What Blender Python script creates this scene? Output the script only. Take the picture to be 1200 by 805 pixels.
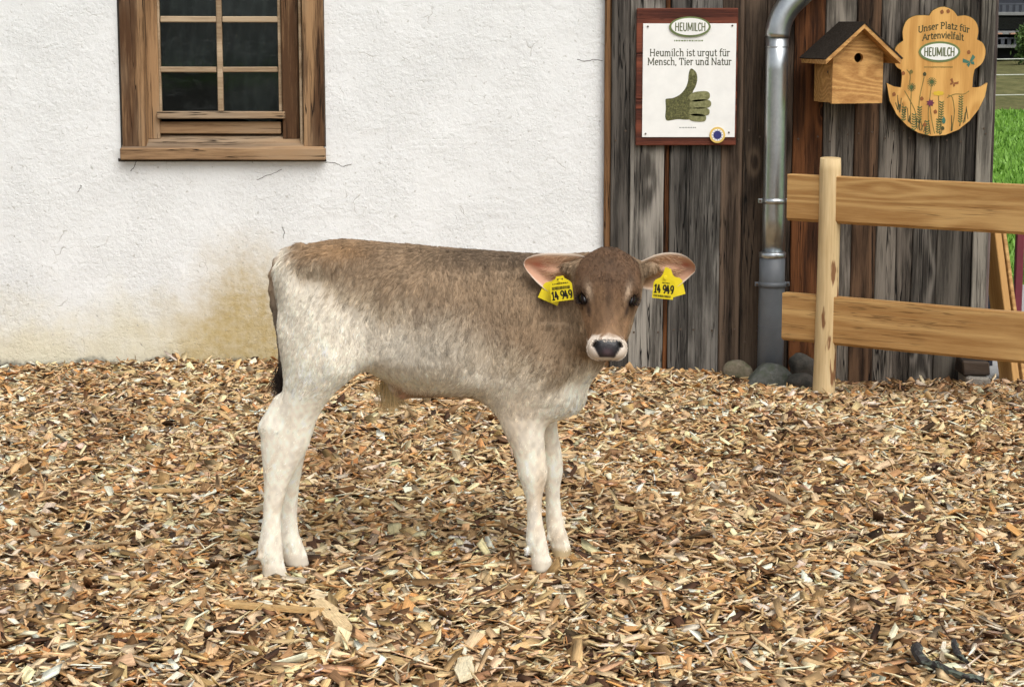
import bpy, bmesh, math, random
import numpy as np
from mathutils import Vector, Matrix

R = math.radians
scene = bpy.context.scene
for o in list(bpy.data.objects):
    bpy.data.objects.remove(o, do_unlink=True)
COL = scene.collection

# ------------------------------------------------------------------ camera, sky, sun, exposure
CAM_H, PITCH, FPX = 1.45, R(8.94), 2400.0
cam_data = bpy.data.cameras.new('camera')
cam_data.sensor_width = 36.0
cam_data.lens = 36.0 * FPX / 1200.0
cam_data.clip_start = 0.05
cam_data.clip_end = 3000.0
cam = bpy.data.objects.new('camera', cam_data)
cam.location = (0, 0, CAM_H)
cam.rotation_euler = (R(90) - PITCH, 0, 0)
COL.objects.link(cam)
scene.camera = cam

SUN_EL, SUN_AZ = 52.0, 152.0          # azimuth clockwise from +Y: behind the camera, to its right
world = bpy.data.worlds.new('World')
scene.world = world
world.use_nodes = True
wn = world.node_tree
wn.nodes.clear()
sky = wn.nodes.new('ShaderNodeTexSky')
sky.sky_type = 'NISHITA'
sky.sun_disc = False
sky.sun_elevation = R(SUN_EL)
sky.sun_rotation = R(SUN_AZ)
sky.air_density = 1.0
sky.dust_density = 4.0
sky.ozone_density = 1.0
hs = wn.nodes.new('ShaderNodeHueSaturation')      # thin high cloud: the blue is washed out
hs.inputs['Saturation'].default_value = 0.22
bg = wn.nodes.new('ShaderNodeBackground')
bg.inputs['Strength'].default_value = 0.135
wo = wn.nodes.new('ShaderNodeOutputWorld')
wn.links.new(sky.outputs[0], hs.inputs['Color'])
wn.links.new(hs.outputs[0], bg.inputs['Color'])
wn.links.new(bg.outputs[0], wo.inputs['Surface'])

sd = bpy.data.lights.new('sun', 'SUN')
sd.energy = 1.25
sd.angle = R(45)
sd.color = (1.0, 0.975, 0.935)
sun = bpy.data.objects.new('sun', sd)
az, el = R(SUN_AZ), R(SUN_EL)
tosun = Vector((math.sin(az) * math.cos(el), math.cos(az) * math.cos(el), math.sin(el)))
sun.rotation_euler = tosun.to_track_quat('Z', 'Y').to_euler()
sun.location = (3, -4, 8)
COL.objects.link(sun)

vs = scene.view_settings
vs.view_transform = 'Standard'
vs.look = 'None'
vs.gamma = 1.0
vs.use_curve_mapping = False
vs.exposure = 0.30
scene.cycles.use_denoising = True
scene.cycles.use_adaptive_sampling = True
scene.cycles.adaptive_threshold = 0.02
scene.cycles.max_bounces = 5
scene.cycles.diffuse_bounces = 2
scene.cycles.glossy_bounces = 3
scene.cycles.transparent_max_bounces = 8
scene.cycles_curves.shape = 'RIBBONS'

# ------------------------------------------------------------------ helpers
CT, ST = math.cos(PITCH), math.sin(PITCH)

def P(u, v, Y):
    """world point at depth Y (metres ahead) for a measured point of the photograph"""
    xc = (u - 600.0) / FPX
    yc = -(v - 402.5) / FPX
    dy = CT + yc * ST
    dz = -ST + yc * CT
    t = Y / dy
    return np.array((xc * t, Y, CAM_H + dz * t))

def PX(u, v, Y): return float(P(u, v, Y)[0])
def PZ(v, Y): return float(P(600, v, Y)[2])

def UV(x, y, z):
    """inverse of P (arrays)"""
    dx, dy, dz = x, y, z - CAM_H
    fw = dy * CT - dz * ST
    up = dy * ST + dz * CT
    return 600 + FPX * dx / fw, 402.5 - FPX * up / fw

def origin(o):
    l = Vector((0, 0, 0))
    while o is not None:
        l = l + o.location
        o = o.parent
    return l

def thing(name, loc, label=None, cat=None, group=None, kind=None):
    o = bpy.data.objects.new(name, None)
    o.empty_display_size = 0.1
    o.location = loc
    COL.objects.link(o)
    tag(o, label, cat, group, kind)
    return o

def tag(o, label=None, cat=None, group=None, kind=None):
    if label: o['label'] = label
    if cat: o['category'] = cat
    if group: o['group'] = group
    if kind: o['kind'] = kind
    return o

def mobj(name, verts, faces, mat, parent=None, smooth=False, color=None, loc=None):
    """one mesh object; verts are world coordinates, stored relative to the parent (or to loc)"""
    v = np.array(verts, dtype=float)
    o3 = np.array(origin(parent)) if parent is not None else (np.array(loc, dtype=float) if loc is not None else np.zeros(3))
    me = bpy.data.meshes.new(name)
    me.from_pydata((v - o3).tolist(), [], faces)
    if smooth:
        me.polygons.foreach_set('use_smooth', [True] * len(me.polygons))
    me.update()
    if mat: me.materials.append(mat)
    o = bpy.data.objects.new(name, me)
    COL.objects.link(o)
    if parent is not None: o.parent = parent
    elif loc is not None: o.location = loc
    if color: o.color = (*color, 1)
    return o

def bmobj(name, bm, mat, parent=None, smooth=False, color=None, loc=None):
    bmesh.ops.recalc_face_normals(bm, faces=bm.faces)
    verts = [tuple(v.co) for v in bm.verts]
    bm.verts.index_update()
    faces = [[v.index for v in f.verts] for f in bm.faces]
    bm.free()
    return mobj(name, verts, faces, mat, parent, smooth, color, loc)

def bm_box(bm, c, size, rot=None, bevel=0.0, jit=0.0, rnd=random):
    """box by centre and size, optional rotation matrix, bevel and corner jitter"""
    r = bmesh.ops.create_cube(bm, size=1.0)
    vs_ = r['verts']
    for v in vs_:
        p = Vector((v.co.x * size[0], v.co.y * size[1], v.co.z * size[2]))
        if jit: p += Vector((rnd.uniform(-jit, jit), rnd.uniform(-jit, jit), rnd.uniform(-jit, jit)))
        if rot is not None: p = rot @ p
        v.co = p + Vector(c)
    if bevel:
        es = list({e for v in vs_ for e in v.link_edges})
        bmesh.ops.bevel(bm, geom=es, offset=bevel, segments=1, affect='EDGES', profile=0.5)

def box(name, x0, x1, y0, y1, z0, z1, mat, parent=None, bevel=0.004, jit=0.0, color=None, rot=None, loc=None):
    bm = bmesh.new()
    bm_box(bm, ((x0 + x1) / 2, (y0 + y1) / 2, (z0 + z1) / 2), (abs(x1 - x0), abs(y1 - y0), abs(z1 - z0)), rot, bevel, jit)
    return bmobj(name, bm, mat, parent, color=color, loc=loc)

def tube_data(path, radii, n=12, cap=True):
    """verts, faces of a tube along a list of points"""
    path = [Vector(p) for p in path]
    if not hasattr(radii, '__len__'): radii = [radii] * len(path)
    V, F = [], []
    prev = None
    for i, p in enumerate(path):
        t = (path[min(i + 1, len(path) - 1)] - path[max(i - 1, 0)]).normalized()
        if prev is None:
            a = Vector((0, 0, 1)) if abs(t.z) < 0.9 else Vector((1, 0, 0))
            prev = t.cross(a).normalized()
        prev = (prev - t * prev.dot(t)).normalized()
        b = t.cross(prev)
        for k in range(n):
            an = 2 * math.pi * k / n
            V.append(p + (prev * math.cos(an) + b * math.sin(an)) * radii[i])
    for i in range(len(path) - 1):
        for k in range(n):
            k2 = (k + 1) % n
            F.append((i * n + k, i * n + k2, (i + 1) * n + k2, (i + 1) * n + k))
    if cap:
        F.append(tuple(reversed(range(n))))
        F.append(tuple((len(path) - 1) * n + k for k in range(n)))
    return V, F

def tube(name, path, radii, mat, parent=None, n=12, smooth=True, color=None, loc=None):
    V, F = tube_data(path, radii, n)
    o = mobj(name, [tuple(v) for v in V], F, mat, parent, smooth, color, loc)
    return o

def catmull(pts, n):
    """smooth resampling of a polyline (m,k) to n points"""
    p = np.array(pts, dtype=float)
    p = np.vstack([2 * p[0] - p[1], p, 2 * p[-1] - p[-2]])
    m = len(p) - 3
    t = np.linspace(0, m - 1e-9, n)
    i = t.astype(int)
    f = (t - i)[:, None]
    a, b, c, d = p[i], p[i + 1], p[i + 2], p[i + 3]
    return 0.5 * (2 * b + (c - a) * f + (2 * a - 5 * b + 4 * c - d) * f * f + (3 * b - a - 3 * c + d) * f ** 3)

def plate(name, outline, y_front, thick, mat, parent=None, bevel=0.0, color=None):
    """flat plate: outline = [(x,z)], facing the camera side (-Y)"""
    bm = bmesh.new()
    vs_ = [bm.verts.new((x, y_front, z)) for x, z in outline]
    f = bm.faces.new(vs_)
    if thick:
        r = bmesh.ops.extrude_face_region(bm, geom=[f])
        for e in r['geom']:
            if isinstance(e, bmesh.types.BMVert): e.co.y += thick
    return bmobj(name, bm, mat, parent, color=color)

def ell(cx, cz, rx, rz, n=40, a0=0.0):
    return [(cx + rx * math.cos(a0 + 2 * math.pi * k / n), cz + rz * math.sin(a0 + 2 * math.pi * k / n)) for k in range(n)]

# ------------------------------------------------------------------ materials
def nd(nt, typ, ins=None, **props):
    n = nt.nodes.new(typ)
    for k, v in props.items(): setattr(n, k, v)
    for k, v in (ins or {}).items():
        s = n.inputs[k]
        if hasattr(v, 'is_output'): nt.links.new(v, s)
        else: s.default_value = v
    return n

def math_(nt, op, a, b=None, c=None, clamp=False):
    ins = {0: a}
    if b is not None: ins[1] = b
    if c is not None: ins[2] = c
    n = nd(nt, 'ShaderNodeMath', ins, operation=op, use_clamp=clamp)
    return n.outputs[0]

def smooth_(nt, x, lo, hi, a=0.0, b=1.0):
    return nd(nt, 'ShaderNodeMapRange', {'Value': x, 'From Min': lo, 'From Max': hi, 'To Min': a, 'To Max': b},
              interpolation_type='SMOOTHSTEP').outputs[0]

def mix_(nt, f, a, b, blend='MIX'):
    n = nd(nt, 'ShaderNodeMix', None, data_type='RGBA', blend_type=blend)
    for k, v in ((0, f), (6, a), (7, b)):
        s = n.inputs[k]
        if hasattr(v, 'is_output'): nt.links.new(v, s)
        else: s.default_value = v if k == 0 else ((*v, 1.0) if len(v) == 3 else v)
    return n.outputs[2]

def noise_(nt, vec, scale, detail=3.0, rough=0.55, dist=0.0):
    return nd(nt, 'ShaderNodeTexNoise', {'Vector': vec, 'Scale': scale, 'Detail': detail, 'Roughness': rough, 'Distortion': dist}).outputs[0]

def mapping(nt, vec, scale=(1, 1, 1), loc=(0, 0, 0)):
    return nd(nt, 'ShaderNodeMapping', {'Vector': vec, 'Scale': scale, 'Location': loc}).outputs[0]

def ramp_(nt, x, stops):
    n = nd(nt, 'ShaderNodeValToRGB', {0: x})
    e = n.color_ramp.elements
    while len(e) > 1: e.remove(e[-1])
    e[0].position = stops[0][0]; e[0].color = (*stops[0][1], 1)
    for p, c in stops[1:]:
        k = e.new(p); k.color = (*c, 1)
    return n.outputs[0]

def newmat(name):
    m = bpy.data.materials.new(name)
    m.use_nodes = True
    nt = m.node_tree
    nt.nodes.clear()
    b = nt.nodes.new('ShaderNodeBsdfPrincipled')
    o = nt.nodes.new('ShaderNodeOutputMaterial')
    nt.links.new(b.outputs[0], o.inputs[0])
    return m, nt, b

def setp(nt, b, **kw):
    for k, v in kw.items():
        k = {'color': 'Base Color', 'rough': 'Roughness', 'metal': 'Metallic', 'normal': 'Normal', 'spec': 'Specular IOR Level'}.get(k, k)
        s = b.inputs[k]
        if hasattr(v, 'is_output'): nt.links.new(v, s)
        elif k == 'Base Color': s.default_value = (*v, 1) if len(v) == 3 else v
        else: s.default_value = v

def bump_(nt, h, strength=0.5, dist=0.01, normal=None):
    ins = {'Height': h, 'Strength': strength, 'Distance': dist}
    if normal is not None: ins['Normal'] = normal
    return nd(nt, 'ShaderNodeBump', ins).outputs[0]

def objco(nt, rnd=0.0):
    c = nd(nt, 'ShaderNodeTexCoord').outputs['Object']
    if rnd:
        r = nd(nt, 'ShaderNodeObjectInfo').outputs['Random']
        s = math_(nt, 'MULTIPLY', r, rnd)
        cx = nd(nt, 'ShaderNodeCombineXYZ', {0: s, 1: math_(nt, 'MULTIPLY', s, 1.7), 2: math_(nt, 'MULTIPLY', s, 0.6)}).outputs[0]
        c = nd(nt, 'ShaderNodeVectorMath', {0: c, 1: cx}, operation='ADD').outputs[0]
    return c

def plain(name, col, rough=0.6, var=0.12, scale=30, metal=0.0, bump=0.0, spec=0.5):
    """simple surface with slight mottling"""
    m, nt, b = newmat(name)
    co = objco(nt)
    n = noise_(nt, co, scale, 4, 0.6)
    lo = tuple(c * (1 - var) for c in col); hi = tuple(min(1, c * (1 + var)) for c in col)
    setp(nt, b, color=ramp_(nt, n, [(0.3, lo), (0.7, hi)]), rough=rough, metal=metal, spec=spec)
    if bump: setp(nt, b, normal=bump_(nt, n, bump, 0.004))
    return m

def wood(name, dark, light, axis='Z', rings=9.0, fine=1.0, crack=0.0, knots=0.6, bump=0.5, tint=False,
         blotch=0.35, knot_scale=3.0, rough=0.75, weather=None, ring_mix=0.6, knot_col=None, pitch=None, con=(0.28, 0.85)):
    """sawn timber: long growth bands that bend round knots, fine fibre, optional drying cracks"""
    m, nt, b = newmat(name)
    co = objco(nt, 7.3)
    sc = {'X': (0.06, 1, 1), 'Y': (1, 0.06, 1), 'Z': (1, 1, 0.06)}[axis]
    ksc = {'X': (0.45, 1, 1), 'Y': (1, 0.45, 1), 'Z': (1, 1, 0.45)}[axis]
    # knots
    kco = mapping(nt, co, ksc)
    vor = nd(nt, 'ShaderNodeTexVoronoi', {'Vector': kco, 'Scale': knot_scale, 'Randomness': 1.0}, voronoi_dimensions='3D').outputs['Distance']
    kd = math_(nt, 'MULTIPLY', vor, 1.0 / knot_scale)
    pull = math_(nt, 'DIVIDE', 0.0035 * knots, math_(nt, 'ADD', kd, 0.008))
    # growth bands
    lowf = noise_(nt, mapping(nt, co, tuple(s * (0.35 if s < 1 else 1) for s in sc)), 3.2, 2, 0.5)
    ph = math_(nt, 'ADD', math_(nt, 'MULTIPLY', lowf, rings), math_(nt, 'MULTIPLY', pull, rings * 0.9))
    band = math_(nt, 'MULTIPLY', math_(nt, 'ADD', math_(nt, 'SINE', math_(nt, 'MULTIPLY', ph, 6.283)), 1.0), 0.5)
    band = math_(nt, 'POWER', band, 1.6)
    fib = noise_(nt, mapping(nt, co, tuple(s * (0.8 if s < 1 else 1) for s in sc)), 120 * fine, 4, 0.75)
    fib2 = noise_(nt, mapping(nt, co, sc), 52 * fine, 2, 0.6)
    bl = noise_(nt, mapping(nt, co, tuple(s * (4 if s < 1 else 1) for s in sc)), 5.0, 3, 0.6)
    t = math_(nt, 'ADD', math_(nt, 'MULTIPLY', band, ring_mix * 0.5), math_(nt, 'MULTIPLY', fib, 0.70))
    t = math_(nt, 'ADD', t, math_(nt, 'MULTIPLY', fib2, 0.18))
    t = math_(nt, 'ADD', t, math_(nt, 'MULTIPLY', math_(nt, 'SUBTRACT', bl, 0.5), blotch))
    t = smooth_(nt, t, *con)
    col = mix_(nt, t, dark, light)
    if weather:
        wmask = smooth_(nt, noise_(nt, mapping(nt, co, tuple(s * (3 if s < 1 else 1) for s in sc)), 4.0, 4, 0.6), 0.45, 0.68)
        col = mix_(nt, math_(nt, 'MULTIPLY', wmask, 0.75), col, weather)
    km = smooth_(nt, kd, 0.006, 0.017, 1.0, 0.0)
    km = math_(nt, 'MULTIPLY', km, min(1.0, knots))
    kc = knot_col or tuple(c * 0.35 for c in dark)
    col = mix_(nt, math_(nt, 'MULTIPLY', km, 0.85), col, kc)
    h = math_(nt, 'ADD', math_(nt, 'MULTIPLY', fib2, 0.6), math_(nt, 'MULTIPLY', fib, 0.5))
    h = math_(nt, 'ADD', h, math_(nt, 'MULTIPLY', band, 0.25))
    if crack:
        cn = noise_(nt, mapping(nt, co, tuple(s * (0.5 if s < 1 else 1) for s in sc)), 42, 3, 0.6, 0.3)
        cr = smooth_(nt, math_(nt, 'ABSOLUTE', math_(nt, 'SUBTRACT', cn, 0.5)), 0.005, 0.020, 1.0, 0.0)
        gate = smooth_(nt, noise_(nt, mapping(nt, co, tuple(s * (3 if s < 1 else 1) for s in sc), (3, 1, 2)), 7, 2), 0.44, 0.56)
        cr = math_(nt, 'MULTIPLY', math_(nt, 'MULTIPLY', cr, gate), crack, clamp=True)
        col = mix_(nt, cr, col, tuple(c * 0.18 for c in dark))
        h = math_(nt, 'SUBTRACT', h, math_(nt, 'MULTIPLY', cr, 1.5))
    if pitch:
        pm = smooth_(nt, noise_(nt, mapping(nt, co, tuple(s * (3 if s < 1 else 1) for s in sc), (8, 2, 5)), 9, 2), 0.66, 0.72)
        col = mix_(nt, math_(nt, 'MULTIPLY', pm, 0.8), col, pitch)
    if tint:
        oc = nd(nt, 'ShaderNodeObjectInfo').outputs['Color']
        col = mix_(nt, 1.0, col, oc, 'MULTIPLY')
    setp(nt, b, color=col, rough=rough, normal=bump_(nt, h, bump, 0.004), spec=0.25)
    return m

# ------------------------------------------------------------------ surface materials
def plaster_mat():
    m, nt, b = newmat('roughcast_plaster')
    co = objco(nt)                       # object space = metres from the wall's left foot (see origin below)
    n1 = noise_(nt, co, 44, 6, 0.72)
    pit = smooth_(nt, noise_(nt, co, 70, 3, 0.6), 0.56, 0.68)
    patch = smooth_(nt, noise_(nt, co, 3.5, 4, 0.65), 0.35, 0.65, 0.45, 1.25)
    big = noise_(nt, co, 2.2, 4, 0.6)
    h = math_(nt, 'SUBTRACT', math_(nt, 'MULTIPLY', n1, 1.9), math_(nt, 'MULTIPLY', pit, 0.45))
    h = math_(nt, 'MULTIPLY', h, patch)
    h = math_(nt, 'ADD', h, math_(nt, 'MULTIPLY', big, 3.5))
    col = ramp_(nt, big, [(0.25, (0.78, 0.79, 0.78)), (0.7, (0.85, 0.86, 0.85))])
    sx = nd(nt, 'ShaderNodeSeparateXYZ', {0: co})
    X, Z = sx.outputs[0], sx.outputs[2]
    warp = math_(nt, 'MULTIPLY', math_(nt, 'SUBTRACT', noise_(nt, co, 4.0, 5, 0.65), 0.5), 0.55)
    fine = noise_(nt, co, 26, 4, 0.65)
    # rising damp along the foot
    zz = math_(nt, 'ADD', Z, warp)
    foot = smooth_(nt, zz, 0.02, 0.40, 1.0, 0.0)
    col = mix_(nt, math_(nt, 'MULTIPLY', foot, 0.7), col, (0.66, 0.59, 0.38))
    # ochre stain behind the animal
    dx = math_(nt, 'DIVIDE', math_(nt, 'ADD', X, 1.12), 0.42)
    dz = math_(nt, 'DIVIDE', math_(nt, 'SUBTRACT', Z, 0.12), 0.46)
    dd = math_(nt, 'SQRT', math_(nt, 'ADD', math_(nt, 'MULTIPLY', dx, dx), math_(nt, 'MULTIPLY', dz, dz)))
    st = smooth_(nt, math_(nt, 'ADD', dd, math_(nt, 'MULTIPLY', warp, 2.0)), 0.2, 1.2, 1.0, 0.0)
    col = mix_(nt, math_(nt, 'MULTIPLY', st, smooth_(nt, fine, 0.25, 0.75, 0.6, 1.0)), col, (0.47, 0.355, 0.155))
    # grey splash line at the very bottom
    gz = math_(nt, 'ADD', Z, math_(nt, 'MULTIPLY', math_(nt, 'SUBTRACT', noise_(nt, co, 7, 4, 0.7), 0.5), 0.16))
    col = mix_(nt, smooth_(nt, gz, 0.0, 0.035, 0.85, 0.0), col, (0.16, 0.155, 0.13))
    # fine dark crazing
    vc_ = nd(nt, 'ShaderNodeTexVoronoi', {'Vector': nd(nt, 'ShaderNodeVectorMath', {0: co, 1: nd(nt, 'ShaderNodeVectorMath', {0: nd(nt, 'ShaderNodeTexNoise', {'Vector': co, 'Scale': 14.0}).outputs['Color'], 3: 0.07}, operation='SCALE').outputs[0]}, operation='ADD').outputs[0], 'Scale': 9.0}, feature='DISTANCE_TO_EDGE').outputs['Distance']
    cz = math_(nt, 'MULTIPLY', smooth_(nt, vc_, 0.0, 0.02, 1.0, 0.0), smooth_(nt, noise_(nt, co, 6.5, 3, 0.6), 0.56, 0.70))
    col = mix_(nt, math_(nt, 'MULTIPLY', cz, 0.5), col, (0.40, 0.37, 0.31))
    h = math_(nt, 'SUBTRACT', h, math_(nt, 'MULTIPLY', cz, 0.8))
    # dirt specks in pits
    spk = smooth_(nt, noise_(nt, co, 48, 2, 0.5), 0.66, 0.73)
    col = mix_(nt, math_(nt, 'MULTIPLY', spk, 0.5), col, (0.35, 0.33, 0.28))
    setp(nt, b, color=col, rough=0.9, normal=bump_(nt, h, 0.62, 0.006), spec=0.2)
    return m

M = {}
M['plaster'] = plaster_mat()
M['plank'] = wood('weathered_plank', (0.16, 0.15, 0.14), (1.0, 0.98, 0.95), 'Z', rings=11, crack=1.0, knots=1.0, bump=1.0,
                  tint=True, blotch=0.45, fine=1.0, con=(0.30, 0.78), knot_scale=6.0, rough=0.85, ring_mix=0.5)
M['frame'] = wood('window_timber', (0.085, 0.040, 0.017), (0.38, 0.225, 0.11), 'Z', rings=12, crack=1.0, knots=0.8, bump=0.7, con=(0.34, 0.76),
                  blotch=0.8, weather=(0.36, 0.265, 0.17))
M['frame_x'] = wood('window_timber_across', (0.10, 0.050, 0.022), (0.37, 0.23, 0.12), 'X', rings=12, crack=1.0, knots=0.5, bump=0.7, con=(0.34, 0.76),
                    blotch=0.8, weather=(0.36, 0.285, 0.20))
M['muntin'] = wood('glazing_bar_timber', (0.24, 0.16, 0.09), (0.50, 0.38, 0.25), 'X', rings=5, knots=0.2, bump=0.3)
M['rail'] = wood('fence_board_timber', (0.35, 0.175, 0.055), (0.60, 0.37, 0.145), 'X', rings=22, crack=0.55, knots=0.9, bump=0.3,
                 blotch=0.4, con=(0.26, 0.86), knot_scale=5.0, rough=0.6, ring_mix=0.5, knot_col=(0.20, 0.085, 0.025), fine=0.8)
M['board'] = wood('leaning_board_timber', (0.30, 0.14, 0.04), (0.52, 0.29, 0.10), 'Z', rings=8, knots=0.3, bump=0.2, rough=0.5)
M['bird'] = wood('bird_box_timber', (0.34, 0.155, 0.045), (0.64, 0.36, 0.125), 'X', rings=24, crack=0.3, knots=0.95, bump=0.25, con=(0.26, 0.84),
                 knot_scale=9.0, rough=0.6, ring_mix=0.45, knot_col=(0.24, 0.10, 0.03))
M['sign'] = wood('sign_board_timber', (0.54, 0.27, 0.07), (0.74, 0.42, 0.13), 'Z', rings=14, knots=0.8, bump=0.12, knot_scale=8.0,
                 rough=0.5, knot_col=(0.38, 0.15, 0.04))
M['redwood'] = wood('stained_board_timber', (0.055, 0.014, 0.008), (0.22, 0.060, 0.030), 'X', rings=7, crack=0.4, knots=0.4, bump=0.5, rough=0.65)
M['redwood_z'] = wood('stained_board_timber_upright', (0.055, 0.014, 0.008), (0.22, 0.060, 0.030), 'Z', rings=7, crack=0.4, knots=0.4, bump=0.5, rough=0.65)
M['roofing'] = plain('bitumen_roofing', (0.030, 0.024, 0.019), 1.0, 0.5, 120, bump=0.8, spec=0.05)
M['charred'] = wood('dark_block_timber', (0.018, 0.013, 0.010), (0.075, 0.052, 0.036), 'X', rings=9, knots=0.3, bump=0.6)
M['dark'] = plain('dark_void', (0.012, 0.011, 0.010), 0.95)
M['room'] = plain('unlit_room', (0.03, 0.028, 0.025), 0.95, 0.4, 4)
M['pvc'] = plain('grey_plastic_pipe', (0.115, 0.125, 0.135), 0.42, 0.15, 9)
M['screw'] = plain('rusty_screw', (0.10, 0.07, 0.05), 0.5, metal=0.6)
M['white_print'] = plain('printed_sheet', (0.86, 0.855, 0.82), 0.45, 0.05, 14)
M['green_ink'] = plain('olive_ink', (0.095, 0.115, 0.035), 0.5)
M['dark_ink'] = plain('dark_olive_ink', (0.055, 0.06, 0.03), 0.5)
M['rim_ink'] = plain('moss_green_rim', (0.14, 0.19, 0.06), 0.5)
M['burn'] = plain('burnt_lettering', (0.06, 0.055, 0.012), 0.6)
M['gold'] = plain('seal_yellow', (0.72, 0.50, 0.12), 0.45)
M['blue'] = plain('seal_blue', (0.025, 0.03, 0.16), 0.45)
M['stem'] = plain('painted_stem', (0.20, 0.15, 0.03), 0.6, 0.4, 60)
M['leafp'] = plain('painted_leaf', (0.07, 0.11, 0.03), 0.6, 0.4, 60)
M['teal'] = plain('painted_teal', (0.05, 0.16, 0.11), 0.6)
M['rust'] = plain('painted_rust', (0.26, 0.09, 0.02), 0.6)
M['purple'] = plain('painted_purple', (0.13, 0.02, 0.05), 0.6)
M['yellowp'] = plain('painted_yellow', (0.68, 0.45, 0.03), 0.6)
M['redmetal'] = plain('dark_red_paint', (0.16, 0.022, 0.035), 0.45)
M['navy'] = plain('dark_navy', (0.010, 0.013, 0.024), 0.6)

def moss_mat():
    m, nt, b = newmat('moss_print')
    co = objco(nt)
    n = noise_(nt, co, 130, 4, 0.7)
    setp(nt, b, color=ramp_(nt, n, [(0.3, (0.022, 0.024, 0.006)), (0.5, (0.085, 0.085, 0.022)), (0.7, (0.21, 0.20, 0.07))]), rough=0.6)
    return m
def finger_mat():
    m, nt, b = newmat('finger_print')
    co = objco(nt)
    n = noise_(nt, co, 90, 4, 0.7)
    setp(nt, b, color=ramp_(nt, n, [(0.3, (0.10, 0.10, 0.03)), (0.6, (0.24, 0.235, 0.10)), (0.8, (0.36, 0.35, 0.18))]), rough=0.6)
    return m
M['moss'] = moss_mat()
M['finger'] = finger_mat()

def zinc_mat():
    m, nt, b = newmat('galvanised_pipe')
    co = objco(nt)
    n = noise_(nt, mapping(nt, co, (1, 1, 0.3)), 14, 4, 0.6)
    v = nd(nt, 'ShaderNodeTexVoronoi', {'Vector': co, 'Scale': 90.0}).outputs['Color']
    vv = nd(nt, 'ShaderNodeSeparateColor', {0: v}).outputs[0]
    t = math_(nt, 'ADD', math_(nt, 'MULTIPLY', n, 0.8), math_(nt, 'MULTIPLY', vv, 0.1))
    setp(nt, b, color=ramp_(nt, t, [(0.3, (0.42, 0.45, 0.465)), (0.7, (0.62, 0.65, 0.66))]), metal=0.95,
         rough=nd(nt, 'ShaderNodeMapRange', {'Value': n, 'To Min': 0.22, 'To Max': 0.38}).outputs[0])
    return m
M['zinc'] = zinc_mat()

def glass_mat():
    m, nt, b = newmat('streaked_pane')
    nt.nodes.remove(b)
    out = [n for n in nt.nodes if n.type == 'OUTPUT_MATERIAL'][0]
    co = objco(nt, 3.0)
    tr = nd(nt, 'ShaderNodeBsdfTransparent', {'Color': (0.75, 0.82, 0.80, 1)})
    gl = nd(nt, 'ShaderNodeBsdfGlossy', {'Color': (0.9, 1, 1, 1), 'Roughness': 0.04,
            'Normal': bump_(nt, noise_(nt, co, 6, 2), 0.02, 0.02)})
    fr = nd(nt, 'ShaderNodeFresnel', {'IOR': 1.5}).outputs[0]
    mx = nd(nt, 'ShaderNodeMixShader', {0: fr, 1: tr.outputs[0], 2: gl.outputs[0]})
    df = nd(nt, 'ShaderNodeBsdfDiffuse', {'Color': (0.32, 0.36, 0.36, 1)})
    d1 = noise_(nt, mapping(nt, co, (1, 1, 1)), 5, 4, 0.6)
    s = noise_(nt, mapping(nt, co, (2, 1, 9)), 3, 2, 0.5, 1.5)
    streak = smooth_(nt, math_(nt, 'ABSOLUTE', math_(nt, 'SUBTRACT', s, 0.5)), 0.0, 0.016, 0.05, 0.0)
    pale_mix = math_(nt, 'ADD', math_(nt, 'MULTIPLY', smooth_(nt, d1, 0.4, 0.75), 0.035), streak)  # pale patches and thin pale streaks mixed over the glass
    mx2 = nd(nt, 'ShaderNodeMixShader', {0: pale_mix, 1: mx.outputs[0], 2: df.outputs[0]})
    nt.links.new(mx2.outputs[0], out.inputs[0])
    return m
M['glass'] = glass_mat()

def log_mat():
    m, nt, b = newmat('peeled_log')
    co = objco(nt)
    fib = noise_(nt, mapping(nt, co, (1, 1, 0.05)), 120, 3, 0.6)
    big = noise_(nt, mapping(nt, co, (1, 1, 0.3)), 8, 3, 0.6)
    col = ramp_(nt, math_(nt, 'ADD', math_(nt, 'MULTIPLY', fib, 0.5), math_(nt, 'MULTIPLY', big, 0.5)),
                [(0.35, (0.50, 0.35, 0.17)), (0.55, (0.64, 0.48, 0.26)), (0.75, (0.74, 0.59, 0.36))])
    bk = smooth_(nt, noise_(nt, mapping(nt, co, (1, 1, 0.22), (3.1, 0.4, 1.3)), 17, 3, 0.55), 0.60, 0.64)
    col = mix_(nt, math_(nt, 'MULTIPLY', bk, 0.9), col, (0.17, 0.065, 0.022))
    setp(nt, b, color=col, rough=0.7, normal=bump_(nt, math_(nt, 'SUBTRACT', fib, bk), 0.35, 0.003), spec=0.3)
    return m
M['log'] = log_mat()

def rock_mat(name, a, c):
    m, nt, b = newmat(name)
    co = objco(nt, 2.0)
    n = noise_(nt, co, 60, 6, 0.75)
    n2 = noise_(nt, co, 24, 4, 0.65)
    col = mix_(nt, smooth_(nt, n2, 0.4, 0.65), ramp_(nt, n, [(0.3, tuple(x * 0.6 for x in a)), (0.7, a)]), c)
    setp(nt, b, color=col, rough=0.85, normal=bump_(nt, n, 0.9, 0.012), spec=0.15)
    return m
M['rock_a'] = rock_mat('mossy_field_stone', (0.25, 0.21, 0.15), (0.13, 0.125, 0.075))
M['rock_b'] = rock_mat('grey_field_stone', (0.15, 0.155, 0.14), (0.085, 0.095, 0.07))
M['rock_c'] = rock_mat('dark_field_stone', (0.14, 0.125, 0.105), (0.07, 0.068, 0.058))
M['slab'] = rock_mat('pale_stone_slab', (0.38, 0.34, 0.29), (0.30, 0.28, 0.24))

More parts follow.
